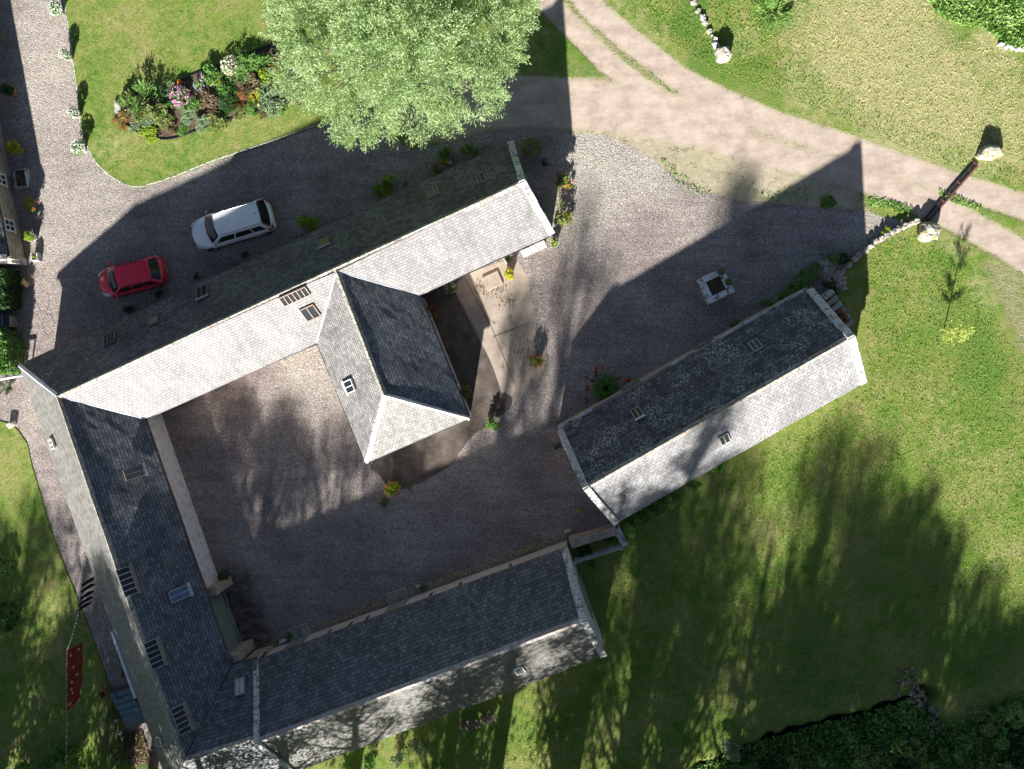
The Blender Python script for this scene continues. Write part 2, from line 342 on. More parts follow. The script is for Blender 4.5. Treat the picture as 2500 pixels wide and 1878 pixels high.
LM = {
 'tree': leafmat('big_tree_leaf', (.09, .17, .07), (.33, .45, .21), (.58, .68, .42), .42),
 'dark': leafmat('dark_leaf', (.02, .055, .015), (.045, .115, .03), (.09, .19, .055)),
 'green': leafmat('green_leaf', (.05, .13, .025), (.13, .28, .06), (.26, .44, .13)),
 'lime': leafmat('lime_leaf', (.10, .18, .02), (.26, .38, .04), (.45, .55, .08)),
 'yellow': leafmat('yellow_leaf', (.28, .26, .02), (.50, .48, .04), (.70, .68, .10)),
 'olive': leafmat('olive_leaf', (.09, .12, .03), (.22, .27, .08), (.38, .42, .16)),
 'grey': leafmat('silver_leaf', (.10, .16, .08), (.22, .31, .17), (.40, .48, .30)),
 'brown': leafmat('brown_leaf', (.08, .06, .035), (.19, .14, .08), (.34, .26, .16)),
 'rust': leafmat('rust_leaf', (.12, .04, .015), (.32, .13, .05), (.50, .27, .10)),
 'white': leafmat('white_petal', (.65, .65, .62), (.80, .80, .78), (.9, .9, .88)),
 'cream': leafmat('cream_petal', (.65, .60, .42), (.80, .76, .60), (.85, .82, .7)),
 'red': leafmat('red_petal', (.30, .01, .01), (.55, .03, .02), (.75, .08, .05)),
 'pink': leafmat('pink_petal', (.50, .18, .40), (.70, .35, .60), (.85, .60, .80)),
 'lilac': leafmat('lilac_petal', (.40, .38, .65), (.58, .56, .80), (.75, .74, .9)),
 'orange': leafmat('orange_petal', (.60, .15, .03), (.75, .25, .05), (.8, .4, .1)),
 'palelime': leafmat('pale_lime_leaf', (.30, .38, .06), (.52, .60, .14), (.75, .80, .30), .4),
 'straw': leafmat('straw_blade', (.34, .34, .13), (.54, .51, .24), (.72, .67, .38), .3),
 'blade': leafmat('grass_blade', (.08, .19, .03), (.20, .34, .06), (.42, .50, .14), .3),
 'bright': leafmat('bright_weed', (.10, .22, .04), (.24, .40, .09), (.44, .58, .22), .35),
}
# ------------------------------------------------------------------ ground
def W2(pts): return np.array([P(u, v)[:2] for u, v in pts])
def segdist(X, poly, closed=True):
    A = poly; B = np.roll(poly, -1, 0)
    if not closed: A = poly[:-1]; B = poly[1:]
    best = np.full(len(X), 1e9)
    for a, b in zip(A, B):
        d = b - a; t = np.clip(((X - a) @ d) / (d @ d + 1e-12), 0, 1)
        best = np.minimum(best, np.linalg.norm(X - a - t[:, None] * d, axis=1))
    return best
def inside(X, poly):
    r = np.zeros(len(X), bool); n = len(poly); j = n - 1
    for i in range(n):
        a, b = poly[i], poly[j]
        if a[1] != b[1]:
            c = ((a[1] > X[:, 1]) != (b[1] > X[:, 1])) & (X[:, 0] < (b[0] - a[0]) * (X[:, 1] - a[1]) / (b[1] - a[1]) + a[0]); r ^= c
        j = i
    return r
def sdist(X, poly): return np.where(inside(X, poly), 1, -1) * segdist(X, poly)
def sst(v, a, b):
    t = np.clip((v - a) / (b - a), 0, 1); return t * t * (3 - 2 * t)
GRAVEL = [(-200, -80), (152, -80), (155, 0), (165, 60), (175, 130), (187, 220), (197, 310), (210, 350), (225, 385), (250, 415), (290, 445), (325, 458), (345, 458), (420, 435),
          (520, 395), (640, 355), (800, 298), (900, 275), (960, 330), (1000, 365), (1120, 345), (1180, 322), (1280, 312), (1390, 322), (1480, 330), (1560, 365), (1640, 425),
          (1720, 465), (1800, 490), (1960, 505), (2100, 515), (2235, 545), (2180, 575), (2100, 620), (2060, 665), (1990, 760), (1560, 1060), (1505, 1290), (1390, 1330),
          (600, 1700), (420, 1900), (330, 1850), (300, 1740), (262, 1660), (230, 1570), (190, 1460), (130, 1310), (80, 1140), (65, 1080), (25, 1035), (-200, 1020)]
RUTS = [([(1270, -60), (1350, 20), (1400, 70), (1480, 150), (1560, 212), (1640, 258), (1760, 300)], 26, 1), ([(1390, -60), (1440, 15), (1520, 85), (1590, 140), (1660, 195), (1760, 245), (1900, 305), (2060, 355), (2200, 405), (2330, 452), (2440, 485), (2600, 540)], 30, 1),
        ([(1000, 270), (1150, 225), (1300, 225), (1480, 235), (1650, 270), (1800, 300)], 40, 1), ([(1060, 310), (1200, 285), (1380, 278), (1560, 300), (1760, 345), (1900, 380), (2080, 425), (2200, 470), (2330, 530), (2440, 590), (2600, 690)], 34, 1)]
REG = [([(1060, 215), (1250, 205), (1450, 205), (1640, 235), (1900, 310), (2060, 400), (2140, 530), (1960, 530), (1700, 490), (1540, 390), (1390, 340), (1120, 360), (980, 350)], .72),
       ([(2430, 640), (2520, 640), (2560, 900), (2480, 860), (2440, 760), (2390, 640), (2400, 580)], .50), ([(1330, 130), (1450, 150), (1560, 230), (1350, 220)], .40), ([(1300, -80), (1420, -80), (1640, 170), (1660, 215), (1560, 240), (1440, 130)], .50)]
DRY = [(2150, 120, 210, .9), (2060, 60, 130, .8), (2000, 190, 120, .7), (2250, 250, 190, .9), (2400, 300, 160, .8), (1960, 60, 80, .7), (2420, 130, 80, .8), (1820, 100, 50, .6), (1500, 30, 110, .55), (1580, 100, 70, .6), (1440, 0, 60, .5), (1300, 100, 60, .5),
       (270, 360, 60, .55), (450, 360, 90, .4), (250, 80, 60, .35), (700, 290, 80, .4), (2230, 560, 80, .45), (2350, 560, 90, .6), (2470, 620, 60, .7), (2200, 680, 60, .35), (2080, 1000, 60, .3), (2330, 1080, 80, .45), (2300, 980, 60, .4), (2460, 1150, 90, .45), (2450, 1350, 60, .5),
       (2420, 700, 70, .6), (1800, 1400, 70, .3), (1960, 1250, 80, .3), (2080, 1500, 60, .3), (1800, 1700, 80, .4), (1620, 1250, 60, .3), (2200, 420, 50, .5), (1900, 440, 120, .3)]
LUSH = [(1680, 60, 45, .9), (1720, 150, 50, .8), (1760, 200, 60, .6), (1700, 10, 40, .8), (1890, 30, 60, .8), (1850, 230, 90, .5), (2330, 65, 60, .5), (1450, 160, 40, .6), (2310, 760, 60, .6), (2380, 820, 60, .7), (2400, 900, 70, .7), (2290, 820, 60, .4), (2440, 1000, 50, .6),
        (2200, 1400, 150, .5), (2380, 1560, 130, .6), (2000, 1560, 90, .5), (1650, 1250, 50, .4), (1960, 1330, 60, .5), (2100, 1280, 90, .4), (2330, 500, 20, .6), (1850, 160, 30, .5), (2260, 500, 25, .8), (2360, 430, 20, .6), (2280, 600, 50, .4), (2015, 497, 20, .9),
        (570, 60, 130, .3), (330, 60, 60, .25), (560, 170, 60, .3), (170, 260, 25, .4), (1200, 110, 60, .3), (0, 1300, 200, .4), (2100, 600, 60, .2), (1350, 1500, 70, .5), (1450, 1700, 90, .4), (1150, 1800, 120, .5)]
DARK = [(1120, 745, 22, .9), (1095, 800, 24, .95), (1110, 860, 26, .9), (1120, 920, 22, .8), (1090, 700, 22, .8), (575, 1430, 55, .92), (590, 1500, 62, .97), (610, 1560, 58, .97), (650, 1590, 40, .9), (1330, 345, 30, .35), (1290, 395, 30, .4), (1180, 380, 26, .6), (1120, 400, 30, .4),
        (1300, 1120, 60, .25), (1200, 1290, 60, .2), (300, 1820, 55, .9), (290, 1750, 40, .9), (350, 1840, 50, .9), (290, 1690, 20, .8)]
PALE = [(1530, 380, 110, .8), (1420, 400, 90, .8), (1600, 440, 60, .5), (1320, 330, 60, .5), (770, 900, 90, .6), (2150, 545, 70, .6), (120, 250, 130, .55), (130, 80, 110, .55), (200, 560, 110, .5), (230, 470, 80, .5), (110, 450, 70, .5), (480, 420, 60, .5), (1400, 560, 80, .5), (1230, 750, 80, .3), (1440, 480, 90, .7)]  # whiter coarse gravel, plus blobs that paint sunlit gravel brighter
wG = W2(GRAVEL); wR = [(W2(a), b / 44.0, c) for a, b, c in RUTS]; wREG = [(W2(a), b) for a, b in REG]
def blobs(X, L):
    r = np.zeros(len(X))
    for u, v, rad, am in L:
        c = np.array(P(u, v)[:2]); d = np.linalg.norm(X - c, axis=1) / (rad / 44.0); r = np.maximum(r, am * (1 - sst(d, .55, 1.35)))
    return r
def cover(X, mode=None):
    n = len(X); dirt = np.zeros(n); grav = np.zeros(n)
    if mode != 'lawn':
        grav = sst(sdist(X, wG), -.32, .32)
        for pl, wd, am in wR: dirt = np.maximum(dirt, am * (1 - sst(segdist(X, pl, False), wd * .55, wd * 1.5)))
        for pl, am in wREG: dirt = np.maximum(dirt, am * sst(sdist(X, pl), -.6, .5))
    if mode == 'gravel': grav[:] = np.maximum(grav, sst(sdist(X, wG), -.02, .0) * .0 + grav)
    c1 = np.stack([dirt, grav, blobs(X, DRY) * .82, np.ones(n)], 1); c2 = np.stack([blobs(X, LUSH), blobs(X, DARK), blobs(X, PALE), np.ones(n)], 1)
    if mode == 'crisp': c1[:, 1] = 1
    return {'cov': c1, 'cov2': c2}
def axis(a, b, st, far):
    m = list(np.arange(a, b, st)); o = []
    x = b; s = st
    while x < far: o.append(x); s *= 1.35; x += s
    l = []; x = a - st; s = st
    while x > -far: l.append(x); s *= 1.35; x -= s
    return np.array(l[::-1] + m + o)
DITCH = W2([(1500, 1990), (1720, 1895), (1850, 1835), (2000, 1790), (2150, 1755), (2225, 1725), (2262, 1700), (2300, 1790), (2350, 1850), (2420, 2000)])
def ground_z(X):
    d = segdist(X, DITCH[:7], False); d = d + np.array([noise.noise((x * 1.3, y * 1.3, 4)) * .35 if q < 3 else 0 for (x, y), q in zip(X, d)]); z = -1.1 * (1 - sst(d, .18, .75))
    south = inside(X, np.vstack([DITCH, [[40, -60], [0, -60]]])) ; z = np.where(south, np.minimum(z, -.35), z)
    return z
xs = axis(-36, 34, .22, 420); ys = axis(-29, 28, .22, 420)
gx, gy = np.meshgrid(xs, ys, indexing='xy'); GX = np.stack([gx.ravel(), gy.ravel()], 1)
nx_, ny_ = len(xs), len(ys)
gi = np.arange(nx_ * ny_).reshape(ny_, nx_)
GF = np.stack([gi[:-1, :-1].ravel(), gi[:-1, 1:].ravel(), gi[1:, 1:].ravel(), gi[1:, :-1].ravel()], 1)
gz = ground_z(GX) - .008
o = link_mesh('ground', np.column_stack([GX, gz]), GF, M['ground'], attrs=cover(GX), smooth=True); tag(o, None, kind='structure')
rnd = random.Random(5)
def smooth_poly(pts, closed=True, step=.35, jit=0.0, seed=0):
    w = W2(pts) if not isinstance(pts, np.ndarray) else pts; n = len(w); out = []
    rng = n if closed else n - 1
    for i in range(rng):
        p0, p1, p2, p3 = (w[(i - 1) % n], w[i], w[(i + 1) % n], w[(i + 2) % n]) if closed else (w[max(i - 1, 0)], w[i], w[i + 1], w[min(i + 2, n - 1)])
        L = np.linalg.norm(p2 - p1); k = max(1, int(L / step))
        for j in range(k):
            t = j / k
            if L > 6: q = p1 + (p2 - p1) * t
            else: q = .5 * ((2 * p1) + (-p0 + p2) * t + (2 * p0 - 5 * p1 + 4 * p2 - p3) * t * t + (-p0 + 3 * p1 - 3 * p2 + p3) * t ** 3)
            if jit: q = q + jit * np.array([noise.noise((q[0] * 2.1, q[1] * 2.1, seed)), noise.noise((q[0] * 2.1, q[1] * 2.1, seed + 9))])
            out.append(q)
    if not closed: out.append(w[-1])
    return np.array(out)
def sheet(name, poly, z, mat, grid=None, mode=None, skirt=0.0, kind='structure', label=None, cat=None):
    lo, hi = poly.min(0), poly.max(0); pts = [Vector(p) for p in poly]; n = len(pts)
    if grid:
        g = np.stack(np.meshgrid(np.arange(lo[0], hi[0], grid), np.arange(lo[1], hi[1], grid)), -1).reshape(-1, 2)
        g = g[(inside(g, poly)) & (segdist(g, poly) > grid * .4)]; pts += [Vector(p) for p in g]
    vs, es, fs, *_ = delaunay_2d_cdt(pts, [(i, (i + 1) % n) for i in range(n)], [], 1, 1e-5)
    X = np.array([v[:] for v in vs]); V = np.column_stack([X, np.full(len(X), z)]); F = []
    for f in fs:
        a, b, c = [X[i] for i in f[:3]]
        F.append(tuple(f) if (b[0] - a[0]) * (c[1] - a[1]) - (b[1] - a[1]) * (c[0] - a[0]) > 0 else tuple(f)[::-1])
    if skirt:
        k = len(V); V = np.vstack([V, np.column_stack([poly, np.full(n, z)]), np.column_stack([poly, np.full(n, z - skirt)])])
        F += [(k + i, k + (i + 1) % n, k + n + (i + 1) % n, k + n + i) for i in range(n)]
        X = V[:, :2]
    return tag(link_mesh(name, V, F, mat, attrs=cover(X, mode) if mat is M['ground'] else None), label, cat, kind=kind)
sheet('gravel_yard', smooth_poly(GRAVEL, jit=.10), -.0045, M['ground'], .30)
TRACK = [(1060, 195), (1150, 185), (1200, 100), (1215, -70), (1540, -70), (1600, 60), (1720, 150), (1850, 215), (2030, 275), (2220, 365), (2340, 410), (2600, 490), (2600, 1000), (2480, 920), (2410, 760),
         (2370, 640), (2300, 575), (2235, 535), (2100, 510), (1960, 500), (1800, 484), (1720, 460), (1640, 420), (1560, 360), (1480, 325), (1390, 317), (1280, 307), (1180, 317), (1120, 340), (1000, 362), (960, 330), (970, 280)]
sheet('dirt_track', smooth_poly(TRACK), -.001, M['ground'], .25)
LAWN = [(152, -80), (155, 0), (165, 60), (175, 130), (187, 220), (197, 310), (210, 350), (225, 385), (250, 415), (290, 445), (325, 458), (345, 458), (420, 435), (520, 395), (640, 355), (800, 298),
        (900, 262), (1000, 225), (1100, 190), (1170, 100), (1215, -80)]
lp = smooth_poly(LAWN); o = sheet('lawn', lp, .05, M['ground'], .25, 'lawn', .07)
LAWN2 = [(-250, 1020), (0, 1028), (25, 1035), (65, 1080), (80, 1140), (130, 1310), (190, 1460), (230, 1570), (262, 1660), (278, 1740), (290, 1800), (330, 1880), (360, 1960), (-250, 1960)]
lp2 = smooth_poly(LAWN2, jit=.05); sheet('lawn', lp2, .04, M['ground'], .3, 'lawn', .06)
# pale kerb of the north lawn: thin edging strip
def strip(name, line, off0, off1, z0, z1, mat, closed=False):
    n = len(line); V = []; F = []
    for i in range(n):
        a = line[max(i - 1, 0)]; b = line[min(i + 1, n - 1)]; t = (b - a) / np.linalg.norm(b - a); nn = np.array([t[1], -t[0]])
        for of, z in ((off0, z0), (off0, z1), (off1, z1), (off1, z0)): V.append((*(line[i] + nn * of), z))
    for i in range(n - 1):
        for k in range(4):
            F.append((i * 4 + k, i * 4 + (k + 1) % 4, (i + 1) * 4 + (k + 1) % 4, (i + 1) * 4 + k)[::-1])
    F += [(0, 1, 2, 3), tuple(range((n - 1) * 4, n * 4))[::-1]]
    return link_mesh(name, V, F, mat)
el = smooth_poly(LAWN[1:18], closed=False)
tag(strip('lawn_edging', el, -.015, -.065, -.03, .062, M['coping']), 'thin pale stone edging strip round the corner of the upper left lawn', 'edging')
# concrete apron and path
sheet('concrete_path', smooth_poly(np.array(W2([(1105, 700), (1135, 672), (1262, 632), (1290, 680), (1300, 780), (1330, 900), (1312, 930), (1250, 990), (1225, 960), (1205, 900), (1150, 780)])), step=1.0), .004, M['concrete'])
sheet('concrete_path', smooth_poly(np.array(W2([(915, 1115), (1145, 1010), (1190, 985), (1230, 960), (1250, 990), (1160, 1060), (1110, 1125), (1080, 1150), (1010, 1185), (975, 1190), (940, 1180), (925, 1160)])), step=.4, jit=.14), .008, M['tarmac'])
sheet('soil_strip', smooth_poly(np.array(W2([(1025, 722), (1105, 696), (1135, 760), (1180, 850), (1235, 960), (1190, 990), (1140, 1015), (1100, 900)])), step=.8, jit=.03), .0015, M['tarmac'])
pass
JL = [((1135, 680), (1200, 800)), ((1200, 800), (1260, 945)), ((1203, 823), (1292, 788))]
mb = MB()
for a, b in JL: mb.beam(P(*a, .006), P(*b, .006), .035, .012)
tag(mb.build('concrete_joint', M['soil']), None, kind='structure')
BED = [(283, 262), (290, 245), (330, 230), (400, 215), (430, 205), (480, 182), (540, 158), (600, 138), (660, 112), (740, 105), (775, 150), (780, 205), (740, 232), (700, 250), (640, 270), (560, 292), (500, 312), (430, 338), (390, 342), (340, 325), (305, 300), (285, 280)]
bp = smooth_poly(BED, jit=.06); sheet('flower_bed_soil', bp, .075, M['soil'])
cl = np.vstack([bp, bp[:1]])
tag(strip('bed_edging', cl, .02, -.03, .0, .13, M['iron']), 'thin dark edging strip around the mixed flower bed', 'edging')
# ------------------------------------------------------------------ building helpers
def slope(name, a, b, c, d, mat, parent, cell=.5, thick=.07, wob=.03, label=None):
    """a,b eave ends; c above b, d above a on the ridge"""
    a, b, c, d = map(Vector, (a, b, c, d)); e = (b - a).normalized(); nrm = (b - a).cross(d - a) if (d - a).length > .1 else (b - a).cross(c - a)
    nrm.normalize()
    if nrm.z < 0: nrm = -nrm
    g = nrm.cross(e).normalized()
    if g.z < 0: g = -g
    nx = max(2, int(max((b - a).length, (c - d).length) / cell)); ny = max(3, int((d - a).length / cell))
    V = []; U = []
    for j in range(ny + 1):
        for i in range(nx + 1):
            s, t = i / nx, j / ny
            p = (a * (1 - s) + b * s) * (1 - t) + (d * (1 - s) + c * s) * t
            z = noise.noise((p.x * .45, p.y * .45, 1.3)) * wob * 1.4 + noise.noise((p.x * 1.7, p.y * 1.7, 7)) * wob * .5
            V.append(p + Vector((noise.noise((p.x * .8, p.y * .8, 3)) * .03, noise.noise((p.x * .8, p.y * .8, 5)) * .03, z))); r = p - a; U.append((r.dot(e) + 20, r.dot(g) + 20))
    n = len(V); k = nx + 1
    V += [v - nrm * thick for v in V]; U = U + U
    up = Vector((0, 0, 1)); flip = ((b - a).cross(d - a) if (d - a).length > .1 else (b - a).cross(c - a)).z < 0
    F = []
    for j in range(ny):
        for i in range(nx):
            q = (j * k + i, j * k + i + 1, (j + 1) * k + i + 1, (j + 1) * k + i)
            F.append(q[::-1] if flip else q); F.append(tuple(x + n for x in (q if flip else q[::-1])))
    ring = [i for i in range(k)] + [j * k + nx for j in range(1, ny + 1)] + [ny * k + i for i in range(nx - 1, -1, -1)] + [j * k for j in range(ny - 1, 0, -1)]
    for x, y in zip(ring, ring[1:] + ring[:1]):
        q = (x + n, y + n, y, x); F.append(q[::-1] if flip else q)
    o = link_mesh(name, [tuple(v) for v in V], F, mat, parent, uv=U)
    if label: o['label'] = label
    o['pn'] = tuple(nrm); o['pa'] = tuple(a); o['pe'] = tuple(e); o['pg'] = tuple(g)
    return o
def ribbon(name, pts, wd, lift, drop, mat, parent, seg=.45, jit=.012, seed=1, label=None):
    """row of inverted V ridge pieces along a 3d line"""
    r = random.Random(seed); mb = MB()
    for p, q in zip(pts[:-1], pts[1:]):
        p = Vector(p); q = Vector(q); L = (q - p).length; k = max(1, round(L / seg)); t = (q - p).normalized(); s = t.cross(Vector((0, 0, 1))).normalized()
        for i in range(k):
            a = p + t * (L * i / k + .004); b = p + t * (L * (i + 1) / k - .004)
            nz = lambda x: Vector((0, 0, noise.noise((x.x * .45, x.y * .45, 1.3)) * .035))
            j1 = Vector((0, 0, r.uniform(0, jit))); w1 = wd / 2 * r.uniform(.92, 1.06)
            A = [a + s * w1 - Vector((0, 0, drop)) + j1 + nz(a), a + Vector((0, 0, lift)) + j1 + nz(a), a - s * w1 - Vector((0, 0, drop)) + j1 + nz(a), a - Vector((0, 0, lift + drop + .05)) + nz(a)]
            B = [b + s * w1 - Vector((0, 0, drop)) + j1 + nz(b), b + Vector((0, 0, lift)) + j1 + nz(b), b - s * w1 - Vector((0, 0, drop)) + j1 + nz(b), b - Vector((0, 0, lift + drop + .05)) + nz(b)]
            mb.add(A + B, [(0, 1, 5, 4), (1, 2, 6, 5), (2, 3, 7, 6), (3, 0, 4, 7), (3, 2, 1, 0), (4, 5, 6, 7)])
    o = mb.build(name, mat, parent)
    if label: o['label'] = label
    return o
def coping(name, pts, wd, th, mat, parent, side, seg=.7, seed=1, label=None):
    """flat stones laid up a gable; side = unit vector pointing outward from the gable, stones centred .5*wd inward"""
    r = random.Random(seed); mb = MB()
    for p, q in zip(pts[:-1], pts[1:]):
        p = Vector(p); q = Vector(q); L = (q - p).length; k = max(1, round(L / seg)); t = (q - p).normalized()
        for i in range(k):
            a = p + t * (L * i / k); b = p + t * (L * (i + 1) / k - .012); dz = Vector((0, 0, r.uniform(-.012, .015))); dx = side * r.uniform(-.015, .015)
            mb.beam(a + dz + dx, b + dz + dx, wd * r.uniform(.96, 1.04), th)
    o = mb.build(name, mat, parent, bevel=.02)
    if label: o['label'] = label
    return o
def skylight(sl_, u, v, w_, h_, panes, frame, glass, tilt=0.0, flash=None, rot=0, hood=None, name='skylight', label=None):
    n = Vector(sl_['pn']); a = Vector(sl_['pa']); e = Vector(sl_['pe']); g = Vector(sl_['pg'])
    c = on_plane(u, v, a + n * .06, n)
    mb = MB(); t = .045
    for sx, sw, sy, sh in ((0, w_ + t, -h_ / 2, t), (0, w_ + t, h_ / 2, t), (-w_ / 2, t, 0, h_), (w_ / 2, t, 0, h_)):
        mb.box(c + e * sx + g * sy + n * .03, (sw, sh, .10), ax=[e, g, n])
    par = sl_.parent
    f = mb.build(name, frame, par)
    if label: f['label'] = label
    mb = MB()
    for i in range(1, panes): mb.box(c + e * (-w_ / 2 + w_ * i / panes) + n * .065, (.045, h_ - .06, .06), ax=[e, g, n])
    if panes > 1: mb.build('glazing_bar', frame, f)
    MB().box(c + n * .03, (w_ - .04, h_ - .05, .02), ax=[e, g, n]).build('pane', glass, f)
    if flash: MB().box(c - g * (h_ / 2 + .10) + n * .01, (w_ + .18, .16, .03), ax=[e, g, n]).build('flashing', flash, f)
    if hood: MB().box(c + g * (h_ / 2 + .06) + n * .06, (w_ + .12, .10, .07), ax=[e, g, n]).build('hood', hood, f)
    return f
def gutter(name, a, b, mat, parent, r=.055, off=.05, drop=.07):
    a = Vector(a); b = Vector(b); k = 12
    pts = [a.lerp(b, i / k) + Vector((0, 0, -drop + noise.noise((a.lerp(b, i / k).x * .45, a.lerp(b, i / k).y * .45, 1.3)) * .03)) for i in range(k + 1)]
    return MB().tube(pts, r, 8).build(name, mat, parent, smooth=True)
def inset(poly, d):
    n = len(poly); poly = [Vector((p[0], p[1])) for p in poly]
    A = sum(poly[i].x * poly[(i + 1) % n].y - poly[(i + 1) % n].x * poly[i].y for i in range(n)); s = 1 if A > 0 else -1
    out = []
    for i in range(n):
        p0, p1, p2 = poly[i - 1], poly[i], poly[(i + 1) % n]; d1 = (p1 - p0).normalized(); d2 = (p2 - p1).normalized()
        n1 = Vector((-d1.y, d1.x)) * s; n2 = Vector((-d2.y, d2.x)) * s
        dd = d if not hasattr(d, '__len__') else None
        da, db = (d, d) if dd is not None else (d[i - 1], d[i])
        a = p1 + n1 * da; b = p1 + n2 * db; den = d1.x * d2.y - d1.y * d2.x
        if abs(den) < 1e-4: out.append(a)
        else:
            t = ((b - a).x * d2.y - (b - a).y * d2.x) / den; out.append(a + d1 * t)
    return out
def wall(name, poly, h, mat, parent, z0=-.05): return MB().prism([(p[0], p[1]) for p in poly], z0, h).build(name, mat, parent)
def gable_wall(a, b, c, th, mat, parent, inward):
    """triangle a-b (eaves) c apex extruded inward"""
    a, b, c = Vector(a), Vector(b), Vector(c); o = inward * th
    mb = MB(); lo = Vector((0, 0, -.25))
    V = [a + lo, b + lo, b - Vector((0, 0, .06)), c - Vector((0, 0, .06)), a - Vector((0, 0, .06))]; n = 5
    mb.add([v for v in V] + [v + o for v in V], [tuple(range(5)), tuple(range(9, 4, -1))] + [(i, i + 5, (i + 1) % 5 + 5, (i + 1) % 5) for i in range(5)])
    return mb.build('gable', mat, parent)
# ------------------------------------------------------------------ steading (north, middle and west wings + link)
ZR, ZE, ZW = 4.67, 2.30, 2.25
A1, A2 = P(45, 892, ZE), P(1250, 346, ZE); R1, R2, R3 = P(140, 968, ZR), P(822, 663, ZR), P(1280, 442, ZR)
B1, B2, B3, B4 = P(355, 1023, ZE), P(773, 838, ZE), P(1025, 720, ZE), P(1352, 571, ZE)
C1, C2, R4 = P(1147, 1022, ZE), P(893, 1130, ZE), P(938, 965, ZR)
W1, W3, R5 = P(330, 1690, ZW), P(566, 1625, ZW), P(448, 1858, ZR)
wd = (R5 - R1).normalized(); wp = Vector((wd.y, -wd.x, 0)); wp = wp if wp.x < 0 else -wp
hw = abs((W1 - R1).dot(wp)); W2c = R5 + wp * hw + wd * hw; W2c.z = ZW
L1, L2 = P(627, 1607, ZW), P(625, 1802, ZR)
ld = (L2 - R5).normalized(); lp_ = Vector((ld.y, -ld.x, 0)); hl = abs((L1 - L2).dot(lp_))
L3 = Vector((L2.x, L2.y, ZW)) + lp_ * hl * (1 if lp_.y < 0 else -1)
# meet corner between west eave and link south eave
def isect(p, d, q, e):
    den = d.x * e.y - d.y * e.x; t = ((q - p).x * e.y - (q - p).y * e.x) / den; return p + d * t
wdir = (Vector(W1) - Vector(A1)); wdir.z = 0
SW = isect(Vector((W1.x, W1.y, ZW)), wdir.normalized(), Vector((L3.x, L3.y, ZW)), ld)
st = thing('steading', 'long slate-roofed farm steading with three joined wings around a gravel courtyard', 'building', Vector((P(500, 900).x, P(500, 900).y, 0)))
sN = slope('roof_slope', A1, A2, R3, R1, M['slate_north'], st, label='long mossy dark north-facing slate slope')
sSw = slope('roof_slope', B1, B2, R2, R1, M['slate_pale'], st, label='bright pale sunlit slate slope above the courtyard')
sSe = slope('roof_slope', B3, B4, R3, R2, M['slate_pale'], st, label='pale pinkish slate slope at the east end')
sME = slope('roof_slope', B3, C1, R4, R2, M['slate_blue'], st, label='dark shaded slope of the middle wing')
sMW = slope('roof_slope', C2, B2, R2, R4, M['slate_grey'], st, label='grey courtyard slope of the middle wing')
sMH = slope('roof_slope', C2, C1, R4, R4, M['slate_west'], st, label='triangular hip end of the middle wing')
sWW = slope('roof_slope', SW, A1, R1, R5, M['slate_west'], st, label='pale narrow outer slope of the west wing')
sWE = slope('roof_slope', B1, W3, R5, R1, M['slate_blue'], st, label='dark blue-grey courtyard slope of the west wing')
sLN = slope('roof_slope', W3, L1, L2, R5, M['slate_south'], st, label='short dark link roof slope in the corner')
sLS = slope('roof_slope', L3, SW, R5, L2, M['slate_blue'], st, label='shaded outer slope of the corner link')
ribbon('ridge', [R1, R3], .26, .05, .08, M['ridge'], st, seed=2, label='worn pale ridge of the north wing')
ribbon('ridge', [R2, R4], .30, .06, .08, M['ridge'], st, seed=3); ribbon('ridge', [R1, R5], .28, .06, .08, M['ridge'], st, seed=4); ribbon('ridge', [R5, L2], .3, .05, .08, M['ridge'], st, seed=5)
for i, (p, q) in enumerate(((A1, R1), (R1, B1), (R2, B3), (R4, C1), (R4, C2), (R2, B2), (R5, SW))):
    v = i in (1, 2, 5)
    ribbon('valley' if v else 'hip', [p, q], .30 if v else .26, .05 if not v else .02, .02 if v else .07, M['lead'] if i in (0, 1, 2, 6) else M['coping_clean'], st, seg=1.4, seed=i + 9)
ribbon('valley', [W3, R5], .14, .01, .0, M['gutter'], st, seg=1.4, seed=33)
# walls
mainp = inset([A1, A2, B4, B1], [.12, .10, .32, .34]); wall('wall', mainp, ZE - .06, M['rubble'], st)
midp = inset([B3, C1, C2, B2], [.16, .22, .32, .0]); wall('wall', midp, ZE - .07, M['limewash'], st)
wep = inset([Vector(B1) + (Vector(B1) - Vector(W3)).normalized() * .3, W3, SW, A1], [.27, .3, .2, .2]); wall('wall', wep, ZW - .05, M['whitewash'], st)
lnp = inset([W3, L1, L3, SW], [.12, .0, .2, .2]); wall('wall', lnp, ZW - .06, M['rubble'], st)
gin = (Vector(A1) - Vector(A2)).normalized()
gable_wall(Vector((A2.x, A2.y, ZE)) - gin * -.14, Vector((B4.x, B4.y, ZE)) + gin * .14, Vector(R3) + gin * .12, .4, M['rubble'], st, gin)
cz = Vector((0, 0, .09))
coping('coping', [A2 + cz + gin * .10, R3 + cz + gin * .10, B4 + cz + gin * .10], .34, .13, M['coping'], st, gin, seed=7, label='pale lichened stone coping on the east gable')
gutter('gutter', B1, B2, M['gutter'], st); gutter('gutter', B2, C2, M['gutter'], st); gutter('gutter', B3, B4, M['gutter'], st); gutter('gutter', B3, C1, M['gutter'], st)
gutter('gutter', B1, W3, M['gutter_brown'], st); gutter('gutter', Vector(A1).lerp(A2, .70), A2, M['gutter_brown'], st, r=.045); gutter('gutter', C2, C1, M['gutter'], st); gutter('gutter', W3, L1, M['gutter'], st)
gutter('gutter', Vector(A1).lerp(SW, .595) + wp * .08, Vector(A1).lerp(SW, .745) + wp * .08, M['gutter_white'], st, r=.10, drop=.02, off=.1).__setitem__('label', 'white length of gutter on the outer west eave')
gutter('gutter', A1, Vector(A1).lerp(A2, .69), M['gutter'], st, r=.045)
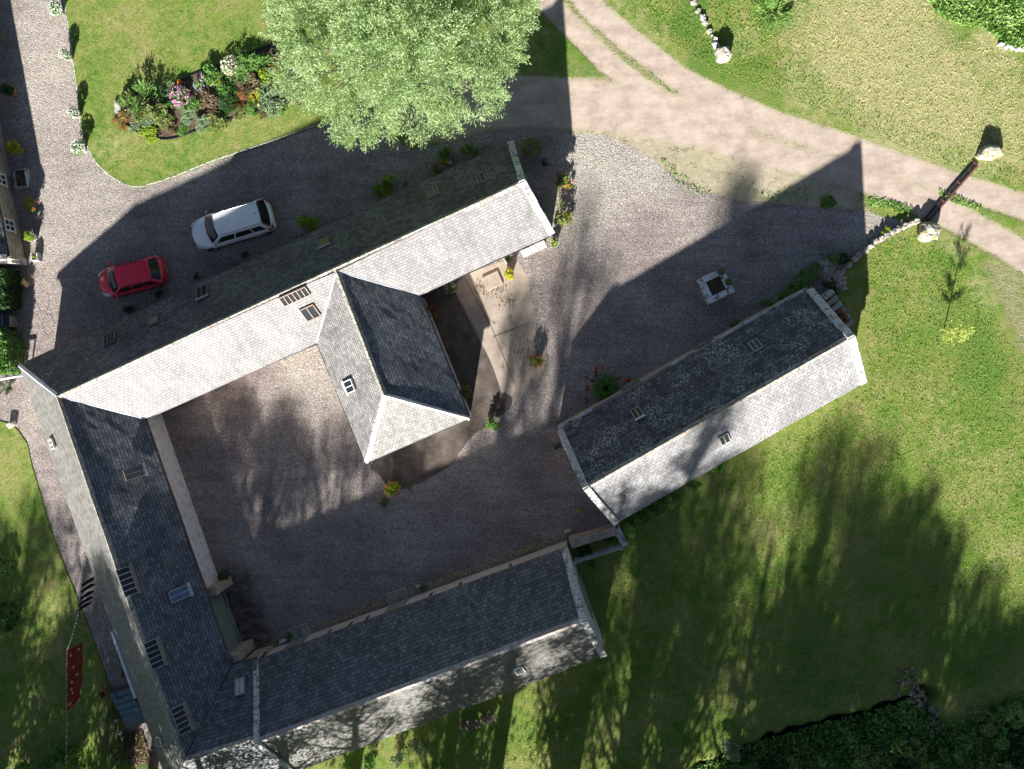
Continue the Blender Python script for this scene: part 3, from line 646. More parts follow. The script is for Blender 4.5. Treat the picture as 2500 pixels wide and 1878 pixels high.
# rain pipe
dp = MB().tube([P(650, 1592, 2.1), P(637, 1608, 2.05), P(640, 1600, .6), P(640, 1600, 0)], .05, 8).build('downpipe', M['gutter'], st)
fb, fg, fw, GL, GM, GB = M['frame_brown'], M['frame_grey'], M['frame_white'], M['glass'], M['glassgrey'], M['glassblue']
skylight(sN, 494, 714, .62, .8, 2, M['frame_dull'], GL, hood=M['frame_grey'], label='small skylight with a pale hood on the mossy slope')
skylight(sN, 375, 782, .50, .62, 1, M['frame_dull'], M['frame_brown'], label='small skylight with a rusty sheet over it'); skylight(sN, 268, 828, .62, .72, 3, M['frame_dull'], GL)
skylight(sN, 1179, 435, .62, .70, 3, M['greenpaint'], GL); skylight(sN, 1056, 470, .62, .70, 3, M['greenpaint'], GL); skylight(sN, 790, 590, .60, .75, 1, M['frame_dull'], GL, hood=M['frame_grey'])
skylight(sSw, 719, 723, 1.45, .55, 6, fb, GL, label='long skylight of six small panes'); skylight(sSw, 757, 763, .75, .80, 2, fb, GL)
skylight(sMW, 854, 943, .62, .72, 2, fw, GL, flash=M['frame_white'], label='white-framed skylight with a white apron')
skylight(sWW, 128, 1084, .50, .60, 2, M['frame_white'], M['frame_brown']); skylight(sWW, 390, 1811, .5, .55, 1, fw, M['wood'])
skylight(sWE, 327, 1154, .55, .95, 2, fb, GM, flash=M['lead'], label='narrow skylight with a lead apron'); skylight(sWE, 438, 1450, .60, .95, 2, fg, GB, flash=M['lead'], label='skylight with its pane coloured blue like reflected sky')
for (u, v) in ((310, 1420), (376, 1597), (442, 1757)): skylight(sWE, u, v, 1.46, .64, 5, M['rail_grey'], M['glass'], flash=M['frame_brown'])
skylight(sLN, 586, 1676, .50, .85, 2, M['frame_grey'], M['pane_pale'])
# green double doors in the west wing, facing the courtyard
def facade(a, b):      # outward unit normal helpers for a wall line a->b
    t = (Vector(b) - Vector(a)); t.z = 0; t.normalize(); return t, Vector((t.y, -t.x, 0))
tw, nw = facade(wep[0].to_3d(), wep[1].to_3d())
if nw.x < 0: nw = -nw
def wpt(u, v):         # foot of the west wing's courtyard wall next to a pixel
    q = P(u, v); a = wep[0].to_3d(); return a + tw * ((q - a).dot(tw))
d0, d1 = wpt(530, 1440), wpt(575, 1570)
L = (d1 - d0).length
for k in range(2):
    c = d0 + tw * (L * (k + .5) / 2) + nw * .05 + Vector((0, 0, 1.06))
    dd = MB().box(c, (L / 2 - .02, .07, 2.1), ax=[tw, nw, Vector((0, 0, 1))]).build('door', M['greenpaint'], st)
    mb = MB()
    for i in range(1, 7): mb.box(c + tw * (-L / 4 + L / 2 * i / 7) + nw * .037, (.012, .006, 2.06), ax=[tw, nw, Vector((0, 0, 1))])
    mb.build('plank_gap', M['iron'], dd)
    for zz in (-.75, .75):
        MB().box(c + tw * (L * .22 * (-1 if k == 0 else 1) * .4) + nw * .05 + Vector((0, 0, zz)), (L * .34, .02, .06), ax=[tw, nw, Vector((0, 0, 1))]).build('hinge', M['iron'], dd)
MB().box((d0 + d1) / 2 + nw * .12 + Vector((0, 0, 2.17)), (L + .5, .34, .14), ax=[tw, nw, Vector((0, 0, 1))]).build('lintel', M['rubble'], st, bevel=.02)
for (c0, sz) in ((d0 - tw * .28 + nw * .36, (.48, .72, 1.95)), (d1 + tw * .32 + nw * .32, (.55, .80, 2.1))):
    MB().box(c0 + Vector((0, 0, sz[2] / 2 - .03)), sz, ax=[tw, nw, Vector((0, 0, 1))]).build('stone_pier', M['rubble'], st, bevel=.03)
# windows and doors on sunlit but unseen walls facing the yard
def opening(parent, line, t_, w_, z0, z1, mat, kind='door', frame=None, out=None):
    a, b = Vector((line[0][0], line[0][1], 0)), Vector((line[1][0], line[1][1], 0)); tt = (b - a).normalized(); nn = Vector((tt.y, -tt.x, 0)); nn = nn if out is None or nn.dot(out) > 0 else -nn
    c = a.lerp(b, t_) + nn * .015 + Vector((0, 0, (z0 + z1) / 2)); h_ = z1 - z0
    f = MB()
    for sx, sw, sy, sh in ((0, w_ + .16, h_ / 2, .09), (-w_ / 2, .08, 0, h_), (w_ / 2, .08, 0, h_)) + (((0, w_ + .16, -h_ / 2, .09),) if kind == 'window' else ()):
        f.box(c + tt * sx + Vector((0, 0, sy)) + nn * .03, (sw, .08, sh), ax=[tt, nn, Vector((0, 0, 1))])
    if kind == 'window':
        f.box(c + nn * .03, (.04, .05, h_), ax=[tt, nn, Vector((0, 0, 1))]); f.box(c + nn * .031, (w_, .05, .04), ax=[tt, nn, Vector((0, 0, 1))])
    o = f.build(kind, frame or M['frame_white'], parent)
    MB().box(c, (w_, .05, h_), ax=[tt, nn, Vector((0, 0, 1))]).build('pane' if kind == 'window' else 'door_leaf', mat, o)
    return o
S = Vector((.3, -1, 0))
for t_ in (.2, .5, .75): opening(st, (mainp[3], mainp[2]), t_ * .45 + .2, .8, .8, 1.8, GL, 'window', out=S)
opening(st, (mainp[3], mainp[2]), .88, .9, 0, 2.0, M['greenpaint'], 'door', out=S)
E_ = Vector((1, .3, 0))
for t_ in (.25, .7): opening(st, (midp[0], midp[1]), t_, .8, .8, 1.8, GL, 'window', out=E_)
for t_ in (.2, .42): opening(st, (mainp[0], mainp[1]), t_, .8, .9, 1.8, GL, 'window', out=-S)
# ------------------------------------------------------------------ south range
ZS, ZSR = 2.15, 4.80
sa, sb, sc, sd = P(627, 1613, ZS), P(1383, 1337, ZS), P(1430, 1512, ZSR), P(628, 1812, ZSR)
se, sf = P(1480, 1599, ZS), P(722, 1886, ZS)
sr = thing('south_range', 'slate-roofed stone barn range at the bottom with its outer slope dappled by tree shade', 'building', Vector((P(1000, 1600).x, P(1000, 1600).y, 0)))
gS = (Vector(sa) - Vector(sb)).normalized()
sSN = slope('roof_slope', sa, sb, sc, sd, M['slate_south'], sr, label='large dark grey slate slope facing the courtyard')
sSS = slope('roof_slope', sf, se, sc, sd, M['slate_soft'], sr, label='pale outer slope dappled with tree shadow')
ribbon('ridge', [sd, sc], .34, .06, .08, M['ridge_pink'], sr, seed=21)
coping('coping', [sb + cz + gS * .12, sc + cz + gS * .12, se + cz + gS * .12], .38, .14, M['coping'], sr, gS, seed=22, label='white blotched coping on the east gable')
coping('coping', [sa + cz, sd + cz, sf + cz], .30, .14, M['coping'], sr, gS, seed=23, label='coping with pink and white stones on the west gable')
srp = inset([sa, sb, se, sf], [.14, .05, .2, .1]); wall('wall', srp, ZS - .06, M['limewash'], sr)
gable_wall(Vector(sb) + gS * .05, Vector(se) + gS * .05, Vector(sc) + gS * .04, .4, M['limewash'], sr, gS)
gable_wall(Vector(sa) - gS * .1, Vector(sf) - gS * .1, Vector(sd) - gS * .1, .3, M['limewash'], sr, -gS)
gutter('gutter', sa, sb, M['gutter_brown'], sr, r=.04, drop=.05)
skylight(sSS, 1268, 1636, .45, .6, 1, fw, GM)
ts, ns = facade(srp[0].to_3d(), srp[1].to_3d())
if ns.y < 0: ns = -ns
def spt(u, v):
    q = P(u, v); a = srp[0].to_3d(); return a + ts * ((q - a).dot(ts))
Z = Vector((0, 0, 1))
for (u, v, ww) in ((738, 1560, 1.15), (975, 1466, 1.15)):
    c = spt(u, v)
    dd = MB().box(c + ns * .03 + Z * 1.0, (ww, .07, 2.0), ax=[ts, ns, Z]).build('door', M['greenpaint'], sr)
    mb = MB()
    for i in range(1, 6): mb.box(c + ts * (-ww / 2 + ww * i / 6) + ns * .067 + Z * 1.0, (.012, .006, 1.96), ax=[ts, ns, Z])
    mb.build('plank_gap', M['iron'], dd)
    MB().box(c + ns * .38 + Z * .06, (ww + .15, .62, .16), ax=[ts, ns, Z]).build('doorstep', M['rock'], sr, bevel=.02)
for (u, v) in ((820, 1530), (870, 1512), (910, 1496), (1060, 1438), (1250, 1368), (1130, 1412)):
    c = spt(u, v); MB().box(c + ns * .01 + Z * 1.1, (.14, .05, .7), ax=[ts, ns, Z]).build('vent_slit', M['iron'], sr)
opening(sr, (srp[1], srp[2]), .50, 1.9, 0, 2.1, M['greenpaint'], 'door', frame=M['greenpaint'], out=-gS)
# low walls and rail gate between the south range and the east barn
g0, g1 = srp[1].to_3d(), P(1497, 1291)
def linewall(name, a, b, wd_, h_, mat, label, cat, seg=.5, seed=1):
    a = Vector(a); b = Vector(b); t = (b - a).normalized(); L = (b - a).length; k = max(1, int(L / seg)); r = random.Random(seed); mb = MB()
    for i in range(k):
        p = a + t * (L * i / k); q = a + t * (L * (i + 1) / k + .004 * (i % 2)); hh = h_ + r.uniform(-.04, .04); ww = wd_ * r.uniform(.92, 1.08)
        mb.beam(p + Z * hh / 2, q + Z * hh / 2, ww, hh)
    return tag(mb.build(name, mat, bevel=.03), label, cat)
linewall('yard_wall', P(1392, 1318), P(1503, 1284), .45, 1.15, M['rubble'], 'low stone wall closing the yard between the barn gable and the bottom range', 'wall', .6)
linewall('yard_wall', P(1503, 1282), P(1524, 1322), .38, 1.0, M['whitestone'], 'short pale stone wall stub running off the corner of the east barn', 'wall', .5, 3)
gt = thing('field_gate', 'pale wooden rail gate across the grass gap by the bottom range', 'gate', P(1460, 1338))
ga, gb = P(1403, 1361), P(1514, 1326)
for i, zz in enumerate((.25, .5, .75, 1.0, 1.2)): MB().beam(ga + Z * zz, gb + Z * zz, .05, .09).build('rail', M['frame_grey'], gt)
for q in (ga, gb): MB().box(q + Z * .65, (.12, .12, 1.3)).build('post', M['frame_grey'], gt)
# ------------------------------------------------------------------ east barn
ZB, ZBR = 1.95, 4.5
ea, eb = P(1372, 1046, ZB), P(1970, 711, ZB); ec, ed = P(2070, 828, ZBR), P(1437, 1187, ZBR); ee, ef = P(2102, 939, ZB), P(1510, 1275, ZB)
er = thing('east_barn', 'free-standing slate-roofed stone barn with white lichen spots right of the yard', 'building', Vector((P(1740, 990).x, P(1740, 990).y, 0)))
gE = (Vector(ea) - Vector(eb)).normalized()
sEN = slope('roof_slope', ea, eb, ec, ed, M['slate_big'], er, label='dark slope of large lichen-spotted slates'); sES = slope('roof_slope', ef, ee, ec, ed, M['slate_big_sunlit'], er, label='sunlit slope with a dappled west half')
ribbon('ridge', [ed, ec], .34, .05, .10, M['ridge'], er, seed=31)
coping('coping', [eb + cz - gE * .12, ec + cz - gE * .14, ee + cz - gE * .10], .38, .14, M['coping'], er, gE, seed=32, label='broad coping on the right gable, white where sunlit')
coping('coping', [ea + cz + gE * .12, ed + cz + gE * .16, ef + cz + gE * .12], .34, .14, M['coping'], er, gE, seed=33, label='narrow blotched coping on the left gable')
erp = inset([ea, eb, ee, ef], [-.06, .0, .18, .0]); wall('wall', inset([ea, eb, ee, ef], [-.14, -.15, .15, -.15]), ZB - .10, M['rubble'], er)
gable_wall(Vector(ea) + gE * .2, Vector(ef) + gE * .2, Vector(ed) + gE * .22, .4, M['rubble'], er, -gE)
gable_wall(Vector(eb) - gE * .2, Vector(ee) - gE * .2, Vector(ec) - gE * .22, .4, M['rubble'], er, gE)
gy_ = MB().beam(Vector(ea).lerp(eb, .0) + Vector((-.05, .08, -.05)), Vector(ea).lerp(eb, .13) + Vector((-.05, .08, -.05)), .16, .10).build('wall_head', M['coping'], er, bevel=.02)
MB().beam(Vector(ea).lerp(eb, .62) + Vector((-.05, .08, -.05)), Vector(ea).lerp(eb, .99) + Vector((-.05, .08, -.05)), .14, .10).build('wall_head', M['coping'], er, bevel=.02)
MB().beam(Vector(ea).lerp(eb, .45) + Vector((-.05, .08, -.05)), Vector(ea).lerp(eb, .52) + Vector((-.05, .08, -.05)), .14, .10).build('wall_head', M['coping'], er, bevel=.02)
skylight(sEN, 1556, 1009, .46, .62, 2, fg, M['glass'], hood=M['lead']); skylight(sEN, 1845, 844, .48, .62, 2, fg, M['glass']); skylight(sES, 1768, 1071, .5, .66, 2, fg, GL)
for t_ in (.3, .6): opening(er, (inset([ea, eb, ee, ef], -.14)[0], inset([ea, eb, ee, ef], -.14)[1]), t_, .9, 0, 1.75, M['greenpaint'], 'door', frame=M['wood'], out=-S)
# ------------------------------------------------------------------ farmhouse on the left edge
fh = thing('farmhouse', 'stone farmhouse at the left edge with white sash windows looking on the drive', 'building', P(20, 500))
F1, F2 = P(20, 628, 2.05), P(-4, 500, 2.05)
fd = (F2 - F1).normalized(); fp = Vector((-fd.y, fd.x, 0)); fp = fp if fp.x < 0 else -fp
fb1, fb2 = P(63, 640), P(34, 480)
f3 = F1 + fd * 15; Wd = 6.0
fr1 = F1 + fp * Wd / 2 + Z * 2.6; fr3 = f3 + fp * Wd / 2 + Z * 2.6; f4, f5 = F1 + fp * Wd, f3 + fp * Wd
slope('roof_slope', F1, f3, fr3, fr1, M['slate_south'], fh); slope('roof_slope', f5, f4, fr1, fr3, M['slate_south'], fh)
gutter('gutter', F1, f3, M['gutter'], fh)
fbd = (fb2 - fb1).normalized()
hp = [fb1, fb1 + fbd * 15, fb1 + fbd * 15 + fp * (Wd + .9), fb1 + fp * (Wd + .9)]
MB().hexa([hp[0], hp[1], hp[2], hp[3]], [F1 + fp * .12 + Z * -.08, f3 + fp * .12 + Z * -.08, f5 - fp * .1 + Z * -.08, f4 - fp * .1 + Z * -.08]).build('wall', M['rubble'], fh)
gable_wall(F1 + fd * .05, f4 + fd * .05, fr1 + fd * .05, .4, M['rubble'], fh, fd)
coping('coping', [F1 + cz, fr1 + cz, f4 + cz], .32, .12, M['coping'], fh, fd, seed=41)
# taller crossing wing further up, mostly outside the picture
T0 = P(-25, 205); mb = MB(); t1 = T0 + fd * 5.2; 
mb.prism([T0, t1, t1 + fp * 5, T0 + fp * 5], -.05, 2.9); mb.build('wall', M['rubble'], fh)
a_, b_ = T0 - fd * .2 - fp * .25 + Z * 2.95, t1 + fd * .2 - fp * .25 + Z * 2.95; c_ = (a_ + b_) / 2 + Z * 2.1
slope('roof_slope', a_, a_ + fp * 5.4, c_ + fp * 5.4, c_, M['slate_south'], fh); slope('roof_slope', b_ + fp * 5.4, b_, c_, c_ + fp * 5.4, M['slate_south'], fh)
gable_wall(a_ + fd * .2 + fp * .3 , b_ - fd * .2 + fp * .3, c_ + fp * .3, .3, M['rubble'], fh, fp)
# windows on the inclined front: set on the wall between foot and eave
def fwin(u, v, w_, h_):
    q = P(u, v, 1.15); nrm = (-fp).normalized()
    top = F1 + fp * .12 - Z * .08; hh = (q.z) / top.z
    base = fb1 + (top - fb1) * hh; c = base + fbd * ((q - base).dot(fbd)); up = (top - fb1); up.normalize(); n2 = fbd.cross(up); n2 = n2 if n2.x > 0 else -n2
    f = MB(); 
    for sx, sw, sy, sh in ((0, w_ + .12, h_ / 2, .08), (0, w_ + .2, -h_ / 2, .10), (-w_ / 2, .08, 0, h_), (w_ / 2, .08, 0, h_), (0, .05, 0, h_), (0, w_, 0, .05)):
        f.box(c + fbd * sx + up * sy + n2 * (.03 if sw > sh else .027), (sw, sh, .07), ax=[fbd, up, n2])
    o = f.build('window', M['frame_white'], fh); MB().box(c, (w_, h_, .03), ax=[fbd, up, n2]).build('pane', GL, o)
fwin(15, 552, .62, 1.0); fwin(3, 437, .62, 1.0)
linewall('garden_wall', P(-120, 652), P(66, 640), .4, 1.3, M['whitestone'], 'pale topped garden wall ending at the farmhouse corner', 'wall', .7, 4)
gl = thing('white_rail', 'white pipe rail reaching the steading corner from the left edge', 'rail', P(20, 925))
MB().tube([P(-90, 938, 1.0), P(0, 926, 1.0), P(48, 918, 1.0)], .07, 8).build('rail', M['gutter_white'], gl); 
for q in ((-60, 935), (46, 918)): MB().tube([P(*q, 1.0), Vector((P(*q, 1.0).x, P(*q, 1.0).y, 0))], .05, 8).build('post', M['gutter_white'], gl)
# ------------------------------------------------------------------ foliage
def leaves(C, L, Wd, seed=0, up=.35, tint=None, droop=0., dirs=None, dvar=.5):
    """C (n,3) leaf centres -> diamond leaves"""
    r = np.random.default_rng(seed); n = len(C)
    a = r.normal(size=(n, 3))
    if dirs is not None: a = dirs + a * dvar
    a[:, 2] -= droop; a /= np.linalg.norm(a, axis=1)[:, None] + 1e-9
    m = r.normal(size=(n, 3)); m[:, 2] += up * 3; b = np.cross(m, a); b /= np.linalg.norm(b, axis=1)[:, None] + 1e-9
    l = (L * r.uniform(.6, 1.3, n))[:, None] / 2; w_ = (Wd * r.uniform(.6, 1.3, n))[:, None] / 2
    V = np.stack([C - a * l, C - b * w_ + a * l * .15, C + a * l, C + b * w_ + a * l * .15], 1).reshape(-1, 3)
    F = np.arange(4 * n).reshape(n, 4)
    t = np.clip((tint if tint is not None else r.uniform(0, 1, n)), 0, 1)
    return V, F, np.repeat(t, 4)
def ball(n, rad, r, shell=.55, top=0.0):
    d = r.normal(size=(n, 3)); d[:, 2] = np.where(r.uniform(size=n) < top, np.abs(d[:, 2]), d[:, 2]); d /= np.linalg.norm(d, axis=1)[:, None]
    return d * (r.uniform(shell ** 3, 1, n) ** (1 / 3))[:, None] * np.array(rad)
def clumpy(rad, n, seed, k=14, cr=.42, shell=.5, top=.5):
    r = np.random.default_rng(seed); cc = ball(k, np.array(rad) * (1 - cr * .55), r, shell, top); i = r.integers(0, k, n)
    C = cc[i] + ball(n, np.array(rad) * cr, r, .2, .3) * r.uniform(.7, 1.15, k)[i][:, None]
    return C, np.clip(r.uniform(.1, .8, k)[i] * .6 + r.uniform(0, .5, n), 0, 1)
FC = {}
def foliage_mesh(kind, variant):
    """unit-size (radius 1) crown shapes reused for shrubs"""
    key = (kind, variant)
    if key in FC: return FC[key]
    r = np.random.default_rng(variant * 7 + len(kind))
    if kind == 'bush':
        C, t = clumpy((1, 1, .8), 900, variant + 1, 13); C[:, 2] += .75; V, F, T = leaves(C, .24, .13, variant, tint=t)
    elif kind == 'dome':
        C, t = clumpy((1, 1, .85), 1500, variant + 2, 40, .25, .85, .8); C[:, 2] += .6; V, F, T = leaves(C, .15, .09, variant, tint=t)
    elif kind == 'loose':
        C, t = clumpy((1, 1, .8), 480, variant + 3, 11, .38); C[:, 2] += .8; V, F, T = leaves(C, .30, .12, variant, tint=t)
    elif kind == 'spiky':
        n = 330; th = r.uniform(0, 2 * PI, n); el = r.uniform(.1, 1.35, n); V = []; T = []
        for i in range(n):
            d = np.array([math.cos(th[i]), math.sin(th[i])]); s = np.array([-d[1], d[0], 0]) * .028; L = r.uniform(.75, 1.05)
            p = [np.array([0, 0, .05])]
            for q in (.35, .7, 1.0):
                rr = math.cos(el[i]) * L * q; z = math.sin(el[i]) * L * q * 1.1 - .38 * q * q * math.cos(el[i]); p.append(np.array([d[0] * rr, d[1] * rr, max(z, .03) + .05]))
            wdt = (.6, 1, .7, .1)
            for k in range(3):
                V += [p[k] - s * wdt[k], p[k] + s * wdt[k], p[k + 1] + s * wdt[k + 1], p[k + 1] - s * wdt[k + 1]]; T += [r.uniform(.2, .9)] * 4
        V = np.array(V); F = np.arange(len(V)).reshape(-1, 4); T = np.array(T)
    elif kind == 'feather':
        n = 700; th = r.uniform(0, 2 * PI, n); q = r.uniform(.1, 1, n) ** .7
        k = 16; lean = r.uniform(0, 2 * PI, k); i = r.integers(0, k, n); C = np.stack([np.cos(lean[i]) * q, np.sin(lean[i]) * q, 1.3 * q - .5 * q * q], 1) + r.normal(size=(n, 3)) * .10
        dirs = np.stack([np.cos(lean[i]), np.sin(lean[i]), np.full(n, .4)], 1); V, F, T = leaves(C, .26, .06, variant, dirs=dirs, dvar=.4)
    elif kind == 'petals':
        C = ball(190, (1, 1, .75), r, .90, .9); C[:, 2] += .82; V, F, T = leaves(C, .22, .20, variant, up=1.2)
    elif kind == 'spires':
        C = ball(34, (1.05, 1.05, .8), r, .95, .9); C = np.repeat(C, 5, 0) + r.normal(size=(170, 3)) * .045; C[:, 2] += .85; V, F, T = leaves(C, .14, .1, variant, up=1)
    FC[key] = (V.astype(np.float32), F, T); return FC[key]
MC = {}
def fol(parent, name, kind, variant, mat, sx, sz, dz=0, dx=0, dy=0, rz=None):
    V, F, T = foliage_mesh(kind, variant); key = (kind, variant, mat)
    if key not in MC: MC[key] = link_mesh(name, V, F, LM[mat], None, tint=T).data; bpy.data.objects.remove(bpy.data.objects[-1] if False else [x for x in COL.objects if x.data is MC[key]][0])
    o = bpy.data.objects.new(name, MC[key]); COL.objects.link(o); o.parent = parent; o.scale = (sx, sx, sz); o.location = (dx, dy, dz)
    o.rotation_euler = (0, 0, rnd.uniform(0, 6.28) if rz is None else rz); return o
def shrub(u, v, r_, h, kind, mat, label, flower=None, fkind='petals', group=None, name='shrub', cat='shrub', pot=None, z=0.0):
    zc = z + h * .55 + (.35 if pot else 0); q = P(u, v, zc); t = thing(name, label, cat, (q.x, q.y, z), group); dz = 0
    if pot:
        pm, pr, ph = pot
        MB().lathe((0, 0, 0), [(0.01, .01), (pr * .72, .01), (pr, ph), (pr * 1.08, ph), (pr * 1.08, ph + .04), (pr * .9, ph + .04), (pr * .86, ph - .05)], 20).build('pot', M[pm], t, smooth=False, local=True)
        MB().lathe((0, 0, 0), [(.0, ph - .04), (pr * .9, ph - .045)], 20).build('soil', M['soil'], t, local=True); dz = ph - .05
    var = rnd.randrange(3)
    if kind in ('spiky', 'feather'): fol(t, 'foliage', kind, var, mat, r_, h / 1.1, dz)
    else: fol(t, 'foliage', kind, var, mat, r_, h / 1.5, dz)
    if flower: tag(fol(t, 'flowers', fkind, var, flower, r_ * 1.0, h / 1.45, dz), None, kind='stuff')
    return t
